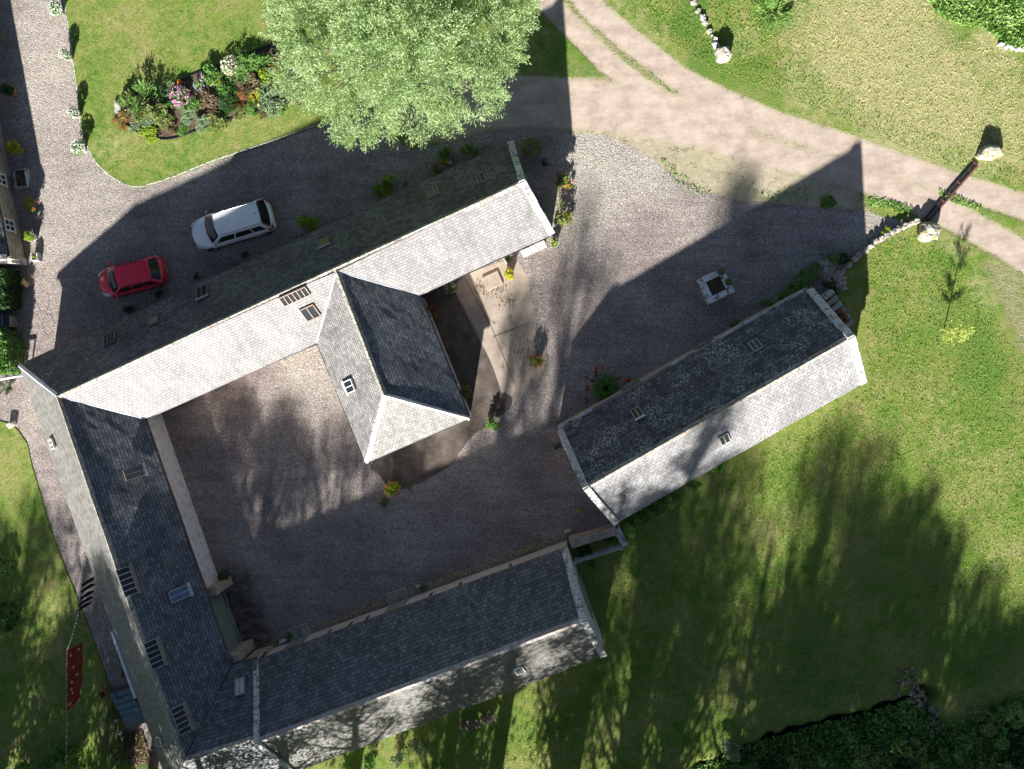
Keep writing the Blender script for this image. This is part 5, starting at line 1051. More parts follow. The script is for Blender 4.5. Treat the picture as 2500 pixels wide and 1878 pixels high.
ST = [ # shadow tip px (u,v), height, radius, density
 (565, 940, 11.5, 3.0, 1.2), (700, 965, 11.0, 2.6, .9), (840, 1030, 10.5, 3.0, .8), (430, 1020, 10.5, 3.0, 1.2), (430, 930, 12.5, 2.6, 1.3), (510, 965, 12.0, 2.6, 1.2), (1010, 960, 12.5, 3.2, .6), (1290, 700, 14.0, 2.6, .6), (1450, 440, 17.0, 3.0, .8), (1600, 720, 14.0, 3.2, 1.0), (1815, 375, 18.5, 3.0, 1.5),
 (1790, 1010, 12.0, 3.4, 1.0), (1640, 1080, 12.5, 3.2, .6), (2120, 1080, 11.5, 2.8, 1.0), (2075, 985, 12.5, 2.8, .9), (1980, 1130, 11.5, 3.2, .6), (2190, 1160, 10.5, 2.4, .9), (2275, 1150, 10.5, 1.8, .8), (2350, 1290, 9.0, 2.2, 1.0), (2440, 1400, 8.0, 2.4, 1.0), (2520, 1530, 7.0, 2.4, 1.2), (1500, 1130, 10.5, 3.2, .6), (1250, 1180, 10.0, 3.2, .9),
 (1480, 1330, 8.5, 2.8, .22), (1620, 1290, 9, 2.8, .22), (1760, 1250, 9.5, 3., .22), (1900, 1260, 9, 3., .30), (2010, 1290, 8.5, 2.8, .25), (2140, 1300, 9, 3., .35), (2260, 1360, 8.5, 2.8, .4), (2370, 1440, 8, 2.8, .7), (2480, 1560, 6.5, 2.8, 1.0), (1950, 1500, 7, 2.8, .3), (2180, 1500, 7, 2.8, .5), (1700, 1520, 6.5, 2.6, .15), (20, 1380, 7.5, 2.8, 1.2), (180, 1500, 6.5, 2.4, 1.2),
 (250, 1150, 9.5, 2.6, .8), (90, 1200, 9.0, 2.6, .7), (-60, 1250, 9.0, 3.0, .7), (330, 1300, 8.5, 2.6, 1.0), (1700, 1400, 8.5, 2.8, .25), (2080, 1420, 8.5, 2.8, .4), (1130, 1420, 9., 2.8, .8), (700, 1480, 8., 2.6, .5)]
DL = ['over the courtyard', 'across the middle wing end', 'over the yard mouth', 'on the outer west roof', 'across the barn roof', 'over the right lawn', 'toward the right edge', 'on the left lawn', 'over the link roof']
ORD = 'first second third fourth fifth sixth seventh eighth ninth tenth eleventh twelfth thirteenth fourteenth fifteenth sixteenth seventeenth eighteenth nineteenth twentieth twenty-first twenty-second twenty-third twenty-fourth twenty-fifth twenty-sixth twenty-seventh twenty-eighth twenty-ninth thirtieth thirty-first thirty-second thirty-third thirty-fourth thirty-fifth thirty-sixth thirty-seventh thirty-eighth thirty-ninth fortieth forty-first forty-second forty-third forty-fourth forty-fifth'.split()
for k, (u, v, h, R_, dn) in enumerate(ST):
    T_ = P(u, v); x = T_.x - SX * h; y = T_.y - SY * h
    if y > -26.0: y = -26.0 - rnd.uniform(0, 1.5); 
    ymin = -26.5 - R_ * .35
    if y > ymin: y = ymin
    shade_tree(x, y, h, R_, 'tall tree below the bottom edge, %s in line from the left' % ORD[sorted(range(len(ST)), key=lambda q: ST[q][0] + q * .01).index(k)], 50 + k, dens=dn * (.82 if u > 1460 and v > 500 and u < 2400 else 1))
# ------------------------------------------------------------------ cars
M['paint_white'] = paint('white_car_paint', (.97, .97, .97), .2); M['paint_red'] = paint('red_car_paint', (.95, .02, .06))
M['carglass'] = plain('car_glass', (.012, .016, .018), .06, .5, var=.1); M['trim'] = plain('black_trim', (.02, .02, .022), .5); M['tyre'] = plain('tyre_rubber', (.018, .018, .018), .85)
M['rim'] = plain('alloy_rim', (.5, .5, .52), .3, .5, .9, var=.05); M['lamp'] = plain('headlamp_lens', (.62, .66, .68), .1, .8, var=.1); M['tail'] = plain('tail_lamp_lens', (.45, .02, .02), .15, .7, var=.15)
M['rail'] = plain('satin_rail', (.45, .46, .48), .3, .5, .8, var=.05); M['dash'] = plain('dash_view_grey', (.12, .16, .18), .45, .08); M['plate_y'] = plain('yellow_plate', (.62, .48, .05), .5, var=.05)
def car(label, cat, front, rear, Wd, Ht, paintm, suv):
    pf, pr = P(*front, .6), P(*rear, .6); L = (pf - pr).length; c = (pf + pr) / 2; ang = math.atan2(pf.y - pr.y, pf.x - pr.x)
    t = thing('parked_car', label, cat, (c.x, c.y, 0)); t.rotation_euler = (0, 0, ang); hl = L / 2; w_ = Wd / 2
    def build(mb, n, m, p=t, smooth=False, bevel=0): return mb.build(n, m, p, smooth=smooth, bevel=bevel, local=True)
    hood = 1.02 if suv else .90; belt = hood + .02
    # lower body: (x, half width factor, centre top z, shoulder z)
    xs_ = [hl, hl - .06, hl - .18, hl - .38, hl - .7, hl - 1.0, hl - 1.25, hl - 1.6, .2, -.4, -hl + 1.1, -hl + .6, -hl + .3, -hl + .12, -hl + .03, -hl]
    wf = [.52, .68, .81, .90, .96, .985, .99, .985, .98, .985, 1.0, .985, .95, .88, .80, .70]
    zt = [hood - .40, hood - .30, hood - .19, hood - .11, hood - .04, hood + .0, hood + .03, hood + .04, belt + .02, belt + .03, belt + .04, belt + .03, belt + .0, belt - .06, belt - .18, belt - .30]
    prof = [(0, 0, 1), (.35, -.008, 1), (.62, -.03, 1), (.80, -.075, 1), (.90, -.13, 1), (.965, -.24, 1), (1.0, -.42, 1), (.99, .38, 0), (.965, .30, 0), (.90, .22, 0)]
    full = [(-y, z, r_) for y, z, r_ in prof[::-1]] + prof[1:]
    V = []; k = len(full)
    for x, f, z in zip(xs_, wf, zt):
        for y, dz, rel in full:
            bow = -.05 * abs(y) ** 2 * (1 if x > hl - .8 else (-1 if x < -hl + .4 else 0)) * 3
            V.append((x + (bow if abs(x) > hl - .5 else 0), y * w_ * f, (z + dz) if rel else min(dz, z - .2)))
    F = [(i * k + j, i * k + j + 1, (i + 1) * k + j + 1, (i + 1) * k + j) for i in range(len(xs_) - 1) for j in range(k - 1)]
    F += [tuple(range(k))[::-1], tuple(range((len(xs_) - 1) * k, len(xs_) * k))] + [(i * k + k - 1, i * k, (i + 1) * k, (i + 1) * k + k - 1) for i in range(len(xs_) - 1)]
    mb = MB(); mb.add(V, F); body = build(mb, 'body', paintm, smooth=True)
    # cabin
    xf0, xf1 = (hl - 1.22, hl - 1.90) if suv else (hl - .98, hl - 1.62); xr0, xr1 = (-hl + .14, -hl + .46) if suv else (-hl + .20, -hl + .62)
    wb, wt = w_ * .90, w_ * (.70 if suv else .68)
    def ring(tt):      # tt 0 belt .. 1 roof ; returns fn(s) around
        return
    def side(y, x_, tt):   # point on the side glass
        yy = wb + (wt - wb) * tt + .03 * math.sin(PI * tt); z = belt + (Ht - .05 - belt) * tt; return Vector((x_, y * yy, z))
    def fx(tt): return xf0 + (xf1 - xf0) * tt
    def rx(tt): return xr0 + (xr1 - xr0) * tt
    def wind(s, tt, front_=True):   # s -1..1
        b = .17 * (1 - s * s) * (1 - .5 * tt); x_ = (fx(tt) + b) if front_ else (rx(tt) - b * .55); wv = (wb + (wt - wb) * tt) ; z = belt + (Ht - .05 - belt) * tt + .03 * (1 - s * s) * tt
        return Vector((x_, s * wv, z))
    def roofp(s, q):   # q 0 front .. 1 rear
        a = wind(s, 1, True); b = wind(s, 1, False); p = a.lerp(b, q); p.z += .055 * math.sin(PI * min(1, q * .9 + .08)) * (1 - .6 * s * s) + .02 * (1 - s * s); return p
    def patch(fn, n, m, off=0.0, mat=paintm, name='cabin', u0=-1, u1=1, v0=0, v1=1, par=t, th=.012):
        V = [fn(u0 + (u1 - u0) * i / n, v0 + (v1 - v0) * j / m) for j in range(m + 1) for i in range(n + 1)]; kk = n + 1
        Q = [(j * kk + i, j * kk + i + 1, (j + 1) * kk + i + 1, (j + 1) * kk + i) for j in range(m) for i in range(n)]; return V, Q
    mb = MB()
    for fn in (lambda s, q: wind(s, q, True), lambda s, q: wind(s, q, False), lambda s, q: roofp(s, q), lambda s, q: side(1, fx(q) + (rx(q) - fx(q)) * (s + 1) / 2, q), lambda s, q: side(-1, fx(q) + (rx(q) - fx(q)) * (s + 1) / 2, q)):
        V, Q = patch(fn, 12, 6); mb.add([v - Vector((0, 0, .004)) for v in V], Q)
    cab = build(mb, 'cabin', M['trim'] if suv and False else paintm, smooth=True)
    bm = bmesh.new(); bm.from_mesh(cab.data); bmesh.ops.remove_doubles(bm, verts=bm.verts, dist=.012); bmesh.ops.recalc_face_normals(bm, faces=bm.faces); bm.to_mesh(cab.data); bm.free()
    def shell(fn, u0, u1, v0, v1, off, name, mat, n=10, m=5, par=t):
        V, Q = patch(fn, n, m, u0=u0, u1=u1, v0=v0, v1=v1); cen = Vector((0, 0, belt * .7)); W_ = []
        for v in V:
            d = (v - Vector((v.x * .72, 0, belt * .75))).normalized(); W_.append(v + d * off)
        kk = len(V); mb = MB(); mb.add(W_ + [v - Vector((0, 0, .03)) for v in V], Q + [tuple(i + kk for i in q[::-1]) for q in Q]); o = build(mb, name, mat, par, smooth=True); return o
    shell(lambda s, q: wind(s, q, True), -.90, .90, .02, .93, .014, 'windscreen', M['carglass'])
    shell(lambda s, q: wind(s, q, True), -.70, .74, .38, .80, .017, 'dashboard_view', M['dash'], par=t).name = 'painted_dash_view'  # grey panel over the glass, painted as the dash and seats showing
    shell(lambda s, q: wind(s, q, False), -.86, .86, .12, .90, .014, 'rear_window', M['carglass'])
    for sd_ in (1, -1):
        for (a, b) in ((-.90, -.30), (-.24, .38), (.43, .84)):
            shell(lambda s, q: side(sd_, fx(q) + (rx(q) - fx(q)) * (s + 1) / 2, q), a, b, .10, .86, .012, 'side_window', M['carglass'], 6, 4)
    # roof panel seam and details
    for sd_ in (1, -1):
        pts = [roofp(sd_ * .93, q) + Vector((0, 0, .03 if suv else .012)) for q in (.03, .2, .4, .6, .8, .97)]
        build(MB().tube(pts, .022 if suv else .012, 6), 'roof_rail', M['rail'] if suv else M['trim'], smooth=True)
    build(MB().tube([roofp(0, .9) + Vector((0, 0, .0)), roofp(0, .9) + Vector((-.10, 0, .07))], [.03, .008], 6), 'antenna', M['trim'])
    sp = [wind(s, 1, False) + Vector((-.06, 0, .01)) for s in (-.85, -.5, 0, .5, .85)]; build(MB().tube(sp, .045, 6), 'spoiler', paintm if not suv else M['trim'], smooth=True)
    # lamps hugging the corners
    def bodypt(x, y, lift=0):
        i = max(j for j in range(len(xs_)) if xs_[j] >= x) if x < xs_[0] else 0; i = min(i, len(xs_) - 2); q = (xs_[i] - x) / (xs_[i] - xs_[i + 1] + 1e-9)
        f = wf[i] * (1 - q) + wf[i + 1] * q; z = zt[i] * (1 - q) + zt[i + 1] * q; ya = min(abs(y), .985); dz = 0
        for (y0, d0, _), (y1, d1, _) in zip(prof[:6], prof[1:7]):
            if y0 <= ya <= y1: dz = d0 + (d1 - d0) * (ya - y0) / (y1 - y0)
        return Vector((x, y * w_ * f, z + dz + lift))
    for sd_ in (1, -1):
        for nm, xa, xb, ya, yb, mt in (('headlight', hl - .17, hl - .62, .62, .93, 'lamp'), ('tail_light', -hl + .10, -hl + .42, .70, .96, 'tail')):
            V = []; n_, m_ = 6, 4
            for j in range(m_ + 1):
                for i in range(n_ + 1):
                    q = i / n_; x = xa + (xb - xa) * q; lo = ya + (yb - ya) * (q * .7 if nm == 'headlight' else .2 * q); hi = yb + .03 * q; V.append(bodypt(x, sd_ * (lo + (hi - lo) * j / m_), .012))
            kk = n_ + 1; Q = [(j * kk + i, j * kk + i + 1, (j + 1) * kk + i + 1, (j + 1) * kk + i) for j in range(m_) for i in range(n_)]; kv = len(V)
            mb = MB(); mb.add(V + [v - Vector((0, 0, .03)) for v in V], Q + [tuple(i + kv for i in q[::-1]) for q in Q]); build(mb, nm, M[mt], smooth=True)
        if suv: build(MB().tube([wind(sd_ * .93, 0.02, False) + Vector((-.02, 0, -.03)), wind(sd_ * .93, .5, False) + Vector((-.035, 0, .0)), wind(sd_ * .92, .95, False) + Vector((-.03, 0, 0))], .035, 6), 'tail_light', M['tail'], smooth=True)
        mp = Vector((xf0 - .12, sd_ * (w_ + .07), belt + .02))
        mb = MB(); mb.lathe((0, 0, 0), [(.0, -.075), (.06, -.06), (.085, 0), (.06, .06), (0, .075)], 10); o = build(mb, 'mirror', paintm if not suv else M['rail'], smooth=True); o.location = mp; o.scale = (.75, 1.35, .9)
        build(MB().beam(mp + Vector((0, -sd_ * .02, -.03)), Vector((mp.x + .02, sd_ * (w_ * .88), belt - .02)), .05, .03), 'mirror_arm', M['trim'])
        for xx in (xf0 - .95, xf0 - 1.85): build(MB().box((xx, sd_ * (w_ * 1.0), belt - .20), (.18, .03, .03)), 'door_handle', paintm, bevel=.01)
        build(MB().box((-.1, sd_ * w_ * .97, .30), (L * .5, .06, .10)), 'sill', M['trim'], bevel=.02)
        for xx in (hl - .88, -hl + .80):
            rr_ = .35 if suv else .31; mb = MB(); n = 24; V = []
            for rad, yy in ((rr_ * .62, .0), (rr_, .02), (rr_, .20), (rr_ * .62, .22)):
                V += [(xx + rad * math.cos(2 * PI * i / n), sd_ * (w_ * 1.005 - yy), rr_ + rad * math.sin(2 * PI * i / n)) for i in range(n)]
            mb.add(V, [(a * n + i, a * n + (i + 1) % n, (a + 1) * n + (i + 1) % n, (a + 1) * n + i) for a in range(3) for i in range(n)]); wh = build(mb, 'wheel', M['tyre'], smooth=True)
            mb = MB(); y0 = sd_ * (w_ * 1.0 - .01)
            for i in range(5):
                a = 2 * PI * i / 5; mb.beam(Vector((xx, y0, rr_)), Vector((xx + rr_ * .62 * math.cos(a), y0, rr_ + rr_ * .62 * math.sin(a))), .05, .03, up=Vector((0, 1, 0)))
            build(mb, 'rim', M['rim'], wh)
    pts = [Vector((hl - .02 - .16 * abs(s) ** 2.2, s * w_ * .60, hood - .42)) for s in (-1, -.6, -.2, .2, .6, 1)]; build(MB().tube(pts, .04, 6), 'grille', M['trim'], smooth=True)
    build(MB().box((-hl - .012, 0, belt - .42), (.02, .52, .11)), 'number_plate', M['plate_y'], bevel=.004); build(MB().box((hl + .01, 0, hood - .52), (.02, .52, .11)), 'number_plate', M['whitecloth'], bevel=.004)
    for s0, s1 in ((-.62, -.05), (.05, .66)): build(MB().tube([wind(s0, .02) + Vector((.03, 0, .03)), wind(s1, .10) + Vector((.03, 0, .035))], .009, 5), 'wiper', M['trim'])
    sh_ = MB()
    for s in (-.52, .52): sh_.tube([bodypt(x, s * (1 - .12 * (hl - x)), .004) for x in (hl - .25, hl - .5, hl - .8, hl - 1.1)], .008, 5)
    build(sh_.__class__().add(sh_.v[:len(sh_.v) // 2], sh_.f[:len(sh_.f) // 2]), 'bonnet_crease', paintm, smooth=True)
    t['label'] = label; return t
car('white estate car with silver roof rails parked on the shaded drive', 'car', (470, 580), (667, 521), 1.86, 1.66, M['paint_white'], True)
car('small red hatchback parked on the shaded drive behind the white car', 'car', (240, 697), (404, 655), 1.74, 1.46, M['paint_red'], False)
# ------------------------------------------------------------------ rocks and stones
def rock(mb, c, size, seed, rot=0):
    bm = bmesh.new(); bmesh.ops.create_icosphere(bm, subdivisions=3, radius=1); sx, sy, sz = size; off = Vector((seed * 3.7, seed * 1.3, 0))
    for v in bm.verts:
        n = v.co.normalized(); d = 1 + .35 * noise.noise(n * 1.1 + off) + .14 * noise.noise(n * 2.6 + off) + .05 * noise.noise(n * 6 + off)
        q = Vector((math.copysign(abs(n.x) ** .75, n.x), math.copysign(abs(n.y) ** .75, n.y), math.copysign(abs(n.z) ** .75, n.z))) * d
        q = Vector((q.x * sx, q.y * sy, q.z * sz)); v.co = Vector((q.x * math.cos(rot) - q.y * math.sin(rot), q.x * math.sin(rot) + q.y * math.cos(rot), q.z)) + Vector(c)
    mb.add([v.co.copy() for v in bm.verts], [tuple(x.index for x in f.verts) for f in bm.faces]); bm.free(); return mb
def boulder(u, v, size, seed, label, rot=0, mat='rock', name='boulder', cat='boulder', group=None, z=.35):
    q = P(u, v, size[2] * z); o = rock(MB(), (0, 0, 0), size, seed, rot).build(name, M[mat], local=True); o.location = (q.x, q.y, size[2] * .6); return tag(o, label, cat, group)
def lichen_rock():
    t = NT('lichened_boulder'); o = t.O(); c = t.ramp(t.noise(o, 2.5, 5, .7), [(.3, (.26, .25, .21)), (.65, (.46, .44, .38))])
    c = t.mix(t.step(t.noise(o, 3.3, 5, .7), .50, .58), c, (.30, .26, .07)); t.bump(t.noise(o, 6, 5, .7), .7, .05); return t.fin(c, .9, .2)
M['lichenrock'] = lichen_rock()
boulder(2415, 374, (.56, .38, .34), 3, 'tall lichened boulder right of the far end of the field gate', .1, 'lichenrock'); boulder(2264, 568, (.52, .46, .46), 5, 'lichened boulder at the near end of the field gate', -.3, 'lichenrock')
boulder(1764, 134, (.42, .36, .38), 8, 'big pale boulder ending the row of stones on the grass', .3)
RS = [(1694, 8, .16, 'topmost of the small pale stones in the row'), (1704, 27, .13, 'second small stone from the top of the row'), (1716, 44, .18, 'third stone from the top of the row, white and angular'), (1721, 58, .15, 'fourth stone from the top of the row, rounded'),
      (1732, 77, .14, 'fifth stone from the top of the row, brownish'), (1746, 99, .17, 'flat white stone second before the big boulder'), (1747, 112, .22, 'oblong white stone touching the big boulder'), (1738, 87, .07, 'tiniest stone in the row on the grass')]
for i, (u, v, s, lb) in enumerate(RS): boulder(u, v, (s * 1.1, s * .8, s * .6), 11 + i, lb, i * .9, 'whitestone' if i in (2, 5, 6) else 'rock', 'stone', 'stone', 'row of stones on the grass')
for i, (u, v) in enumerate(((2444, 108), (2458, 114), (2470, 117), (2484, 121), (2498, 119))): boulder(u, v, (.17, .11, .1), 30 + i, ['leftmost pale stone at the right edge', 'second pale stone from the left at the right edge', 'middle pale stone at the right edge', 'fourth pale stone at the right edge', 'pale stone cut by the right edge'][i], i, 'whitestone', 'stone', 'stone', 'pale stones at the top right edge')
boulder(1386, 1296, (.20, .10, .08), 44, 'white stone lying in the yard near the low wall', .3, 'whitestone', 'stone', 'stone'); boulder(1022, 1433, (.16, .13, .12), 45, 'grey stone against the bottom range wall', .3, 'rock', 'stone', 'stone')
boulder(290, 262, (.24, .36, .14), 46, 'large pale stone at the left tip of the flower bed', .1, 'rock', 'stone', 'stone'); boulder(494, 188, (.20, .28, .14), 47, 'pale stone on the upper edge of the flower bed', .1, 'rock', 'stone', 'stone')
boulder(692, 1565, (.28, .12, .12), 48, 'pale stone beside the left green door of the bottom range', .3, 'whitestone', 'stone', 'stone'); boulder(30, 1036, (.25, .20, .22), 49, 'square pale stone on the corner of the left lawn', .5, 'rock', 'stone', 'stone')
boulder(608, 1580, (.30, .26, .22), 50, 'brown pointed stone in the dark corner by the pier', .5, 'terracotta', 'stone', 'stone')
r = random.Random(12)
# curved dry stone wall
mb = MB(); cv = smooth_poly([(2070, 650), (2085, 635), (2110, 612), (2150, 583), (2190, 562), (2232, 543)], closed=False, step=.27); k = 0
for p in cv:
    for lay in range(2):
        rock(mb, (p[0] + r.uniform(-.05, .05), p[1] + r.uniform(-.05, .05), .10 + lay * .16), (r.uniform(.14, .2), r.uniform(.11, .15), r.uniform(.09, .12)), k, r.uniform(.3, .8)); k += 1
tag(mb.build('dry_stone_wall', M['rock']), 'curved dry stone wall running from the barn corner to the boulder at the gate', 'wall')
mb = MB(); k = 0
for i in range(46):
    u, v = r.uniform(2005, 2062), 0; v = 640 + (u - 2005) * .55 + r.uniform(-10, 48); q = P(u, v); rock(mb, (q.x, q.y, .05), (r.uniform(.08, .2), r.uniform(.07, .15), r.uniform(.05, .12)), 60 + i, r.uniform(0, 3))
tag(mb.build('rockery', M['rubble']), 'heap of pinkish rockery stones in the angle between barn and dry stone wall', 'rockery')
# small stepped stones by the right gable
ms = thing('mounting_steps', 'white-edged stone steps against the right gable of the east barn', 'steps', P(2030, 745)); a = P(2010, 722); b = P(2068, 792); dv = (b - a).normalized(); sv = Vector((-dv.y, dv.x, 0))
for i in range(6):
    c = a + dv * ((b - a).length * i / 5); hh = .95 - .14 * i; MB().box(c + Z * hh / 2, (.26, .60, hh), ax=[dv, sv, Z]).build('step', M['whitestone'] if i % 2 == 0 else M['rubble'], ms, bevel=.02)
# ruined wall by the ditch
mb = MB(); cv = smooth_poly([(2232, 1690), (2262, 1725), (2285, 1765), (2305, 1810)], closed=False, step=.25); k = 0
for p in cv:
    for lay in range(4): rock(mb, (p[0] + r.uniform(-.32, .32), p[1] + r.uniform(-.12, .12), -.7 + lay * .24), (r.uniform(.15, .24), r.uniform(.13, .19), r.uniform(.09, .14)), 130 + k, r.uniform(0, 3)); k += 1
for i in range(22): q = P(2215 + r.uniform(-28, 28), 1665 + r.uniform(-32, 30)); rock(mb, (q.x, q.y, .02), (r.uniform(.08, .16), r.uniform(.07, .13), .08), 200 + i, r.uniform(0, 3))
tag(mb.build('ruined_wall', M['oldstone']), 'crumbling stone wall with pale stones crossing the dark ditch', 'wall')
w_ = MB(); dl = [P(u, v) for u, v in [(1500, 1990), (1720, 1895), (1850, 1835), (2000, 1790), (2150, 1755), (2240, 1722)]]
sheet('ditch_shade_sheet', smooth_poly(np.array([(p.x, p.y + .22) for p in dl] + [(p.x, p.y - .22) for p in dl[::-1]])), -.98, plain('ditch_shade_dark', (.012, .014, .010), .2, .5))  # near-black sheet stands in for deep shade under the ditch bank
# woodpile by the outer wall of the bottom range
wpile = MB(); a = P(1120, 1775); b = P(1210, 1742); dv = (b - a).normalized(); sv = Vector((-dv.y, dv.x, 0))
for i in range(34):
    c = a + dv * (a - b).length * r.uniform(0, 1) + sv * r.uniform(-.12, .12) + Z * r.uniform(.08, .5); d2 = (sv + dv * r.uniform(-.3, .3)).normalized(); wpile.tube([c - d2 * .2, c + d2 * .2], r.uniform(.05, .08), 7)
tag(wpile.build('log_pile', M['wood']), 'pile of split logs against the outer wall of the bottom range', 'log pile')
# ------------------------------------------------------------------ field gate at the track
fg_ = thing('barrier', 'low dark rusty double-rail barrier lying across the track between two boulders', 'barrier', P(2320, 470)); a, b = P(2262, 536), P(2380, 402)
dv = (b - a).normalized(); sv = Vector((-dv.y, dv.x, 0))
for k, off in enumerate((-.11, .11)): MB().beam(a + Z * .07 + sv * off, b + Z * .07 + sv * off, .10, .07).build('rail', M['iron' if k else 'rust'], fg_)
for q in (.0, .33, .66, 1): MB().beam(a.lerp(b, q) + Z * .06 - sv * .17, a.lerp(b, q) + Z * .06 + sv * .17, .06, .10).build('cross_tie', M['rust'], fg_); MB().box(a.lerp(b, q) + Z * .02, (.09, .09, .06)).build('foot', M['rust'], fg_)
# ------------------------------------------------------------------ stone planter in the yard
pc = P(1748, 698, .5); pl_ = thing('stone_planter', 'square white flaking stone planter with twigs standing alone in the yard', 'planter', (pc.x, pc.y, 0)); ag = math.radians(26)
X_ = Vector((math.cos(ag), math.sin(ag), 0)); Y_ = Vector((-X_.y, X_.x, 0)); c = Vector((pc.x, pc.y, 0))
for dx, dy, lx, ly in ((0, .57, 1.52, .34), (0, -.57, 1.52, .34), (.57, 0, .34, .80), (-.57, 0, .34, .80)):
    MB().box(c + X_ * dx + Y_ * dy + Z * .29, (lx - .01, ly - .01, .60), ax=[X_, Y_, Z]).build('side_block', M['flaking'], pl_, bevel=.03)
MB().box(c + Z * .18, (.79, .79, .36), ax=[X_, Y_, Z]).build('soil', M['soil'], pl_)
mb = MB()
for i in range(90):
    p = c + X_ * r.uniform(-.36, .36) + Y_ * r.uniform(-.36, .36) + Z * r.uniform(.38, .55); d2 = Vector((r.gauss(0, 1), r.gauss(0, 1), r.gauss(0, .35))).normalized() * r.uniform(.06, .16); mb.tube([p - d2, p + d2], .008, 4)
mb.build('twigs', M['twig'], pl_)
def potat(q, rad, ht, z0, label, mat, kind='dome', pm='rock'):
    t = thing('potted_plant', label, 'potted plant', (q.x, q.y, z0)); MB().lathe((0, 0, 0), [(.01, 0), (rad * .8, 0), (rad, ht), (rad * 1.05, ht + .02), (rad * .88, ht + .02), (rad * .85, ht - .04), (0, ht - .04)], 18).build('pot', M[pm], t, local=True)
    fol(t, 'foliage', kind, 1, mat, rad * .95, .14, ht - .05); return t
potat(c + X_ * .52 + Y_ * .52 + Vector((-.12, .12, 0)) * .3, .22, .22, .6, 'round pot of green moss on the top corner of the stone planter', 'olive'); potat(c + X_ * .62 + Y_ * -.1, .22, .2, .6, 'small leafy pot on the right corner of the stone planter', 'green', 'bush')
# ------------------------------------------------------------------ stone bench, trough, pots, door step slabs, chair
bq = P(1303, 608, .45); bn = thing('stone_bench', 'pale stone slab bench by the sunny corner of the north wing', 'bench', (bq.x, bq.y, 0)); ab = math.radians(24); X_ = Vector((math.cos(ab), math.sin(ab), 0)); Y_ = Vector((-X_.y, X_.x, 0)); c = Vector((bq.x, bq.y, 0))
MB().box(c + Z * .44, (1.40, .40, .09), ax=[X_, Y_, Z]).build('seat', M['coping_clean'], bn, bevel=.02)
for s in (-.5, .5): MB().box(c + X_ * s + Z * .2, (.16, .32, .40), ax=[X_, Y_, Z]).build('leg', M['rock'], bn, bevel=.02)
def trough(u, v, lx, ly, ag, z_, label, plantm, hgt=.4, name='stone_trough', cat='trough', m='whitestone'):
    q = P(u, v, hgt); t = thing(name, label, cat, (q.x, q.y, 0)); X_ = Vector((math.cos(ag), math.sin(ag), 0)); Y_ = Vector((-X_.y, X_.x, 0)); c = Vector((q.x, q.y, 0)); w_ = .06; mb = MB()
    mb.box(c + Y_ * (ly / 2 - w_ / 2) + Z * hgt / 2, (lx, w_, hgt), ax=[X_, Y_, Z]); mb.box(c - Y_ * (ly / 2 - w_ / 2) + Z * hgt / 2, (lx, w_, hgt), ax=[X_, Y_, Z])
    mb.box(c + X_ * (lx / 2 - w_ / 2) + Z * hgt / 2, (w_, ly - 2 * w_, hgt), ax=[X_, Y_, Z]); mb.box(c - X_ * (lx / 2 - w_ / 2) + Z * hgt / 2, (w_, ly - 2 * w_, hgt), ax=[X_, Y_, Z]); mb.box(c + Z * .04, (lx - .1, ly - .1, .08), ax=[X_, Y_, Z])
    mb.build('basin', M[m], t); MB().box(c + Z * (hgt - .14), (lx - .13, ly - .13, .12), ax=[X_, Y_, Z]).build('soil', M['soil'], t)
    f = fol(t, 'foliage', 'loose', 1, plantm, min(lx, ly) * .42, .16, hgt - .12); return t
trough(49, 435, .72, 1.05, .12, 0, 'shallow white-rimmed stone sink planter beside the farmhouse wall', 'brown', .4); trough(83, 627, .40, .46, .05, 0, 'small square white box planter on the drive corner by the farmhouse', 'lime', .38, 'box_planter', 'planter')
q = P(1088, 398); ch = thing('garden_chair', 'small yellow-green garden chair with white cups beside it by the north wall', 'chair', q)
MB().box(q + Z * .44, (.40, .42, .04), ang=-.3).build('seat', LM['yellow'], ch); MB().box(q + Vector((.08, -.20, .70)), (.40, .04, .5), ang=-.3).build('backrest', LM['yellow'], ch)
for sx in (-.17, .17):
    for sy in (-.17, .17): MB().tube([q + Vector((sx, sy, 0)), q + Vector((sx, sy, .43))], .018, 6).build('leg', M['frame_grey'], ch)
for i, (u, v, lb) in enumerate(((1086, 402, 'left small white pot at the wall foot near the garden chair'), (1100, 398, 'right small white pot at the wall foot near the garden chair'))): q = P(u, v); tag(MB().lathe((q.x, q.y, 0), [(.01, 0), (.08, 0), (.11, .16), (.09, .16), (.07, .02)], 14).build('pot', M['whitecloth']), lb, 'pot')
for i, (u, v, lx, ly, ag, lb) in enumerate(((1203, 686, .95, .80, .42, 'worn square stone doorstep at the head of the concrete path'),)):
    q = P(u, v); tag(MB().box(q + Z * .05, (lx, ly, .12), ang=ag).build('doorstep', M['concrete'], bevel=.02), lb, 'doorstep')
q = P(1236, 640); tag(MB().box(q + Z * .85, (.10, .34, 1.7), ang=.42).build('stone_buttress', M['rubble'], bevel=.02), 'narrow upright stone slab beside the path throwing a block of shade', 'stone slab')
# iron hoops leaning on the left side of the drive
for i, (u, v, rad, lb) in enumerate(((104, 752, .34, 'upper thin wire hoop on the drive by the hedges'), (116, 808, .34, 'lower thin wire hoop on the drive by the hedges'), (970, 1187, .22, 'small dark wire ring standing behind the orange-flowered pot'))):
    q = P(u, v); mb = MB(); mb.tube([q + Vector((rad * math.cos(a * PI / 12), rad * math.sin(a * PI / 12) * .9, .04 + .25 * (1 + math.sin(a * PI / 12)) / 2)) for a in range(25)], .008, 5); tag(mb.build('wire_hoop', M['rust']), lb, 'hoop')
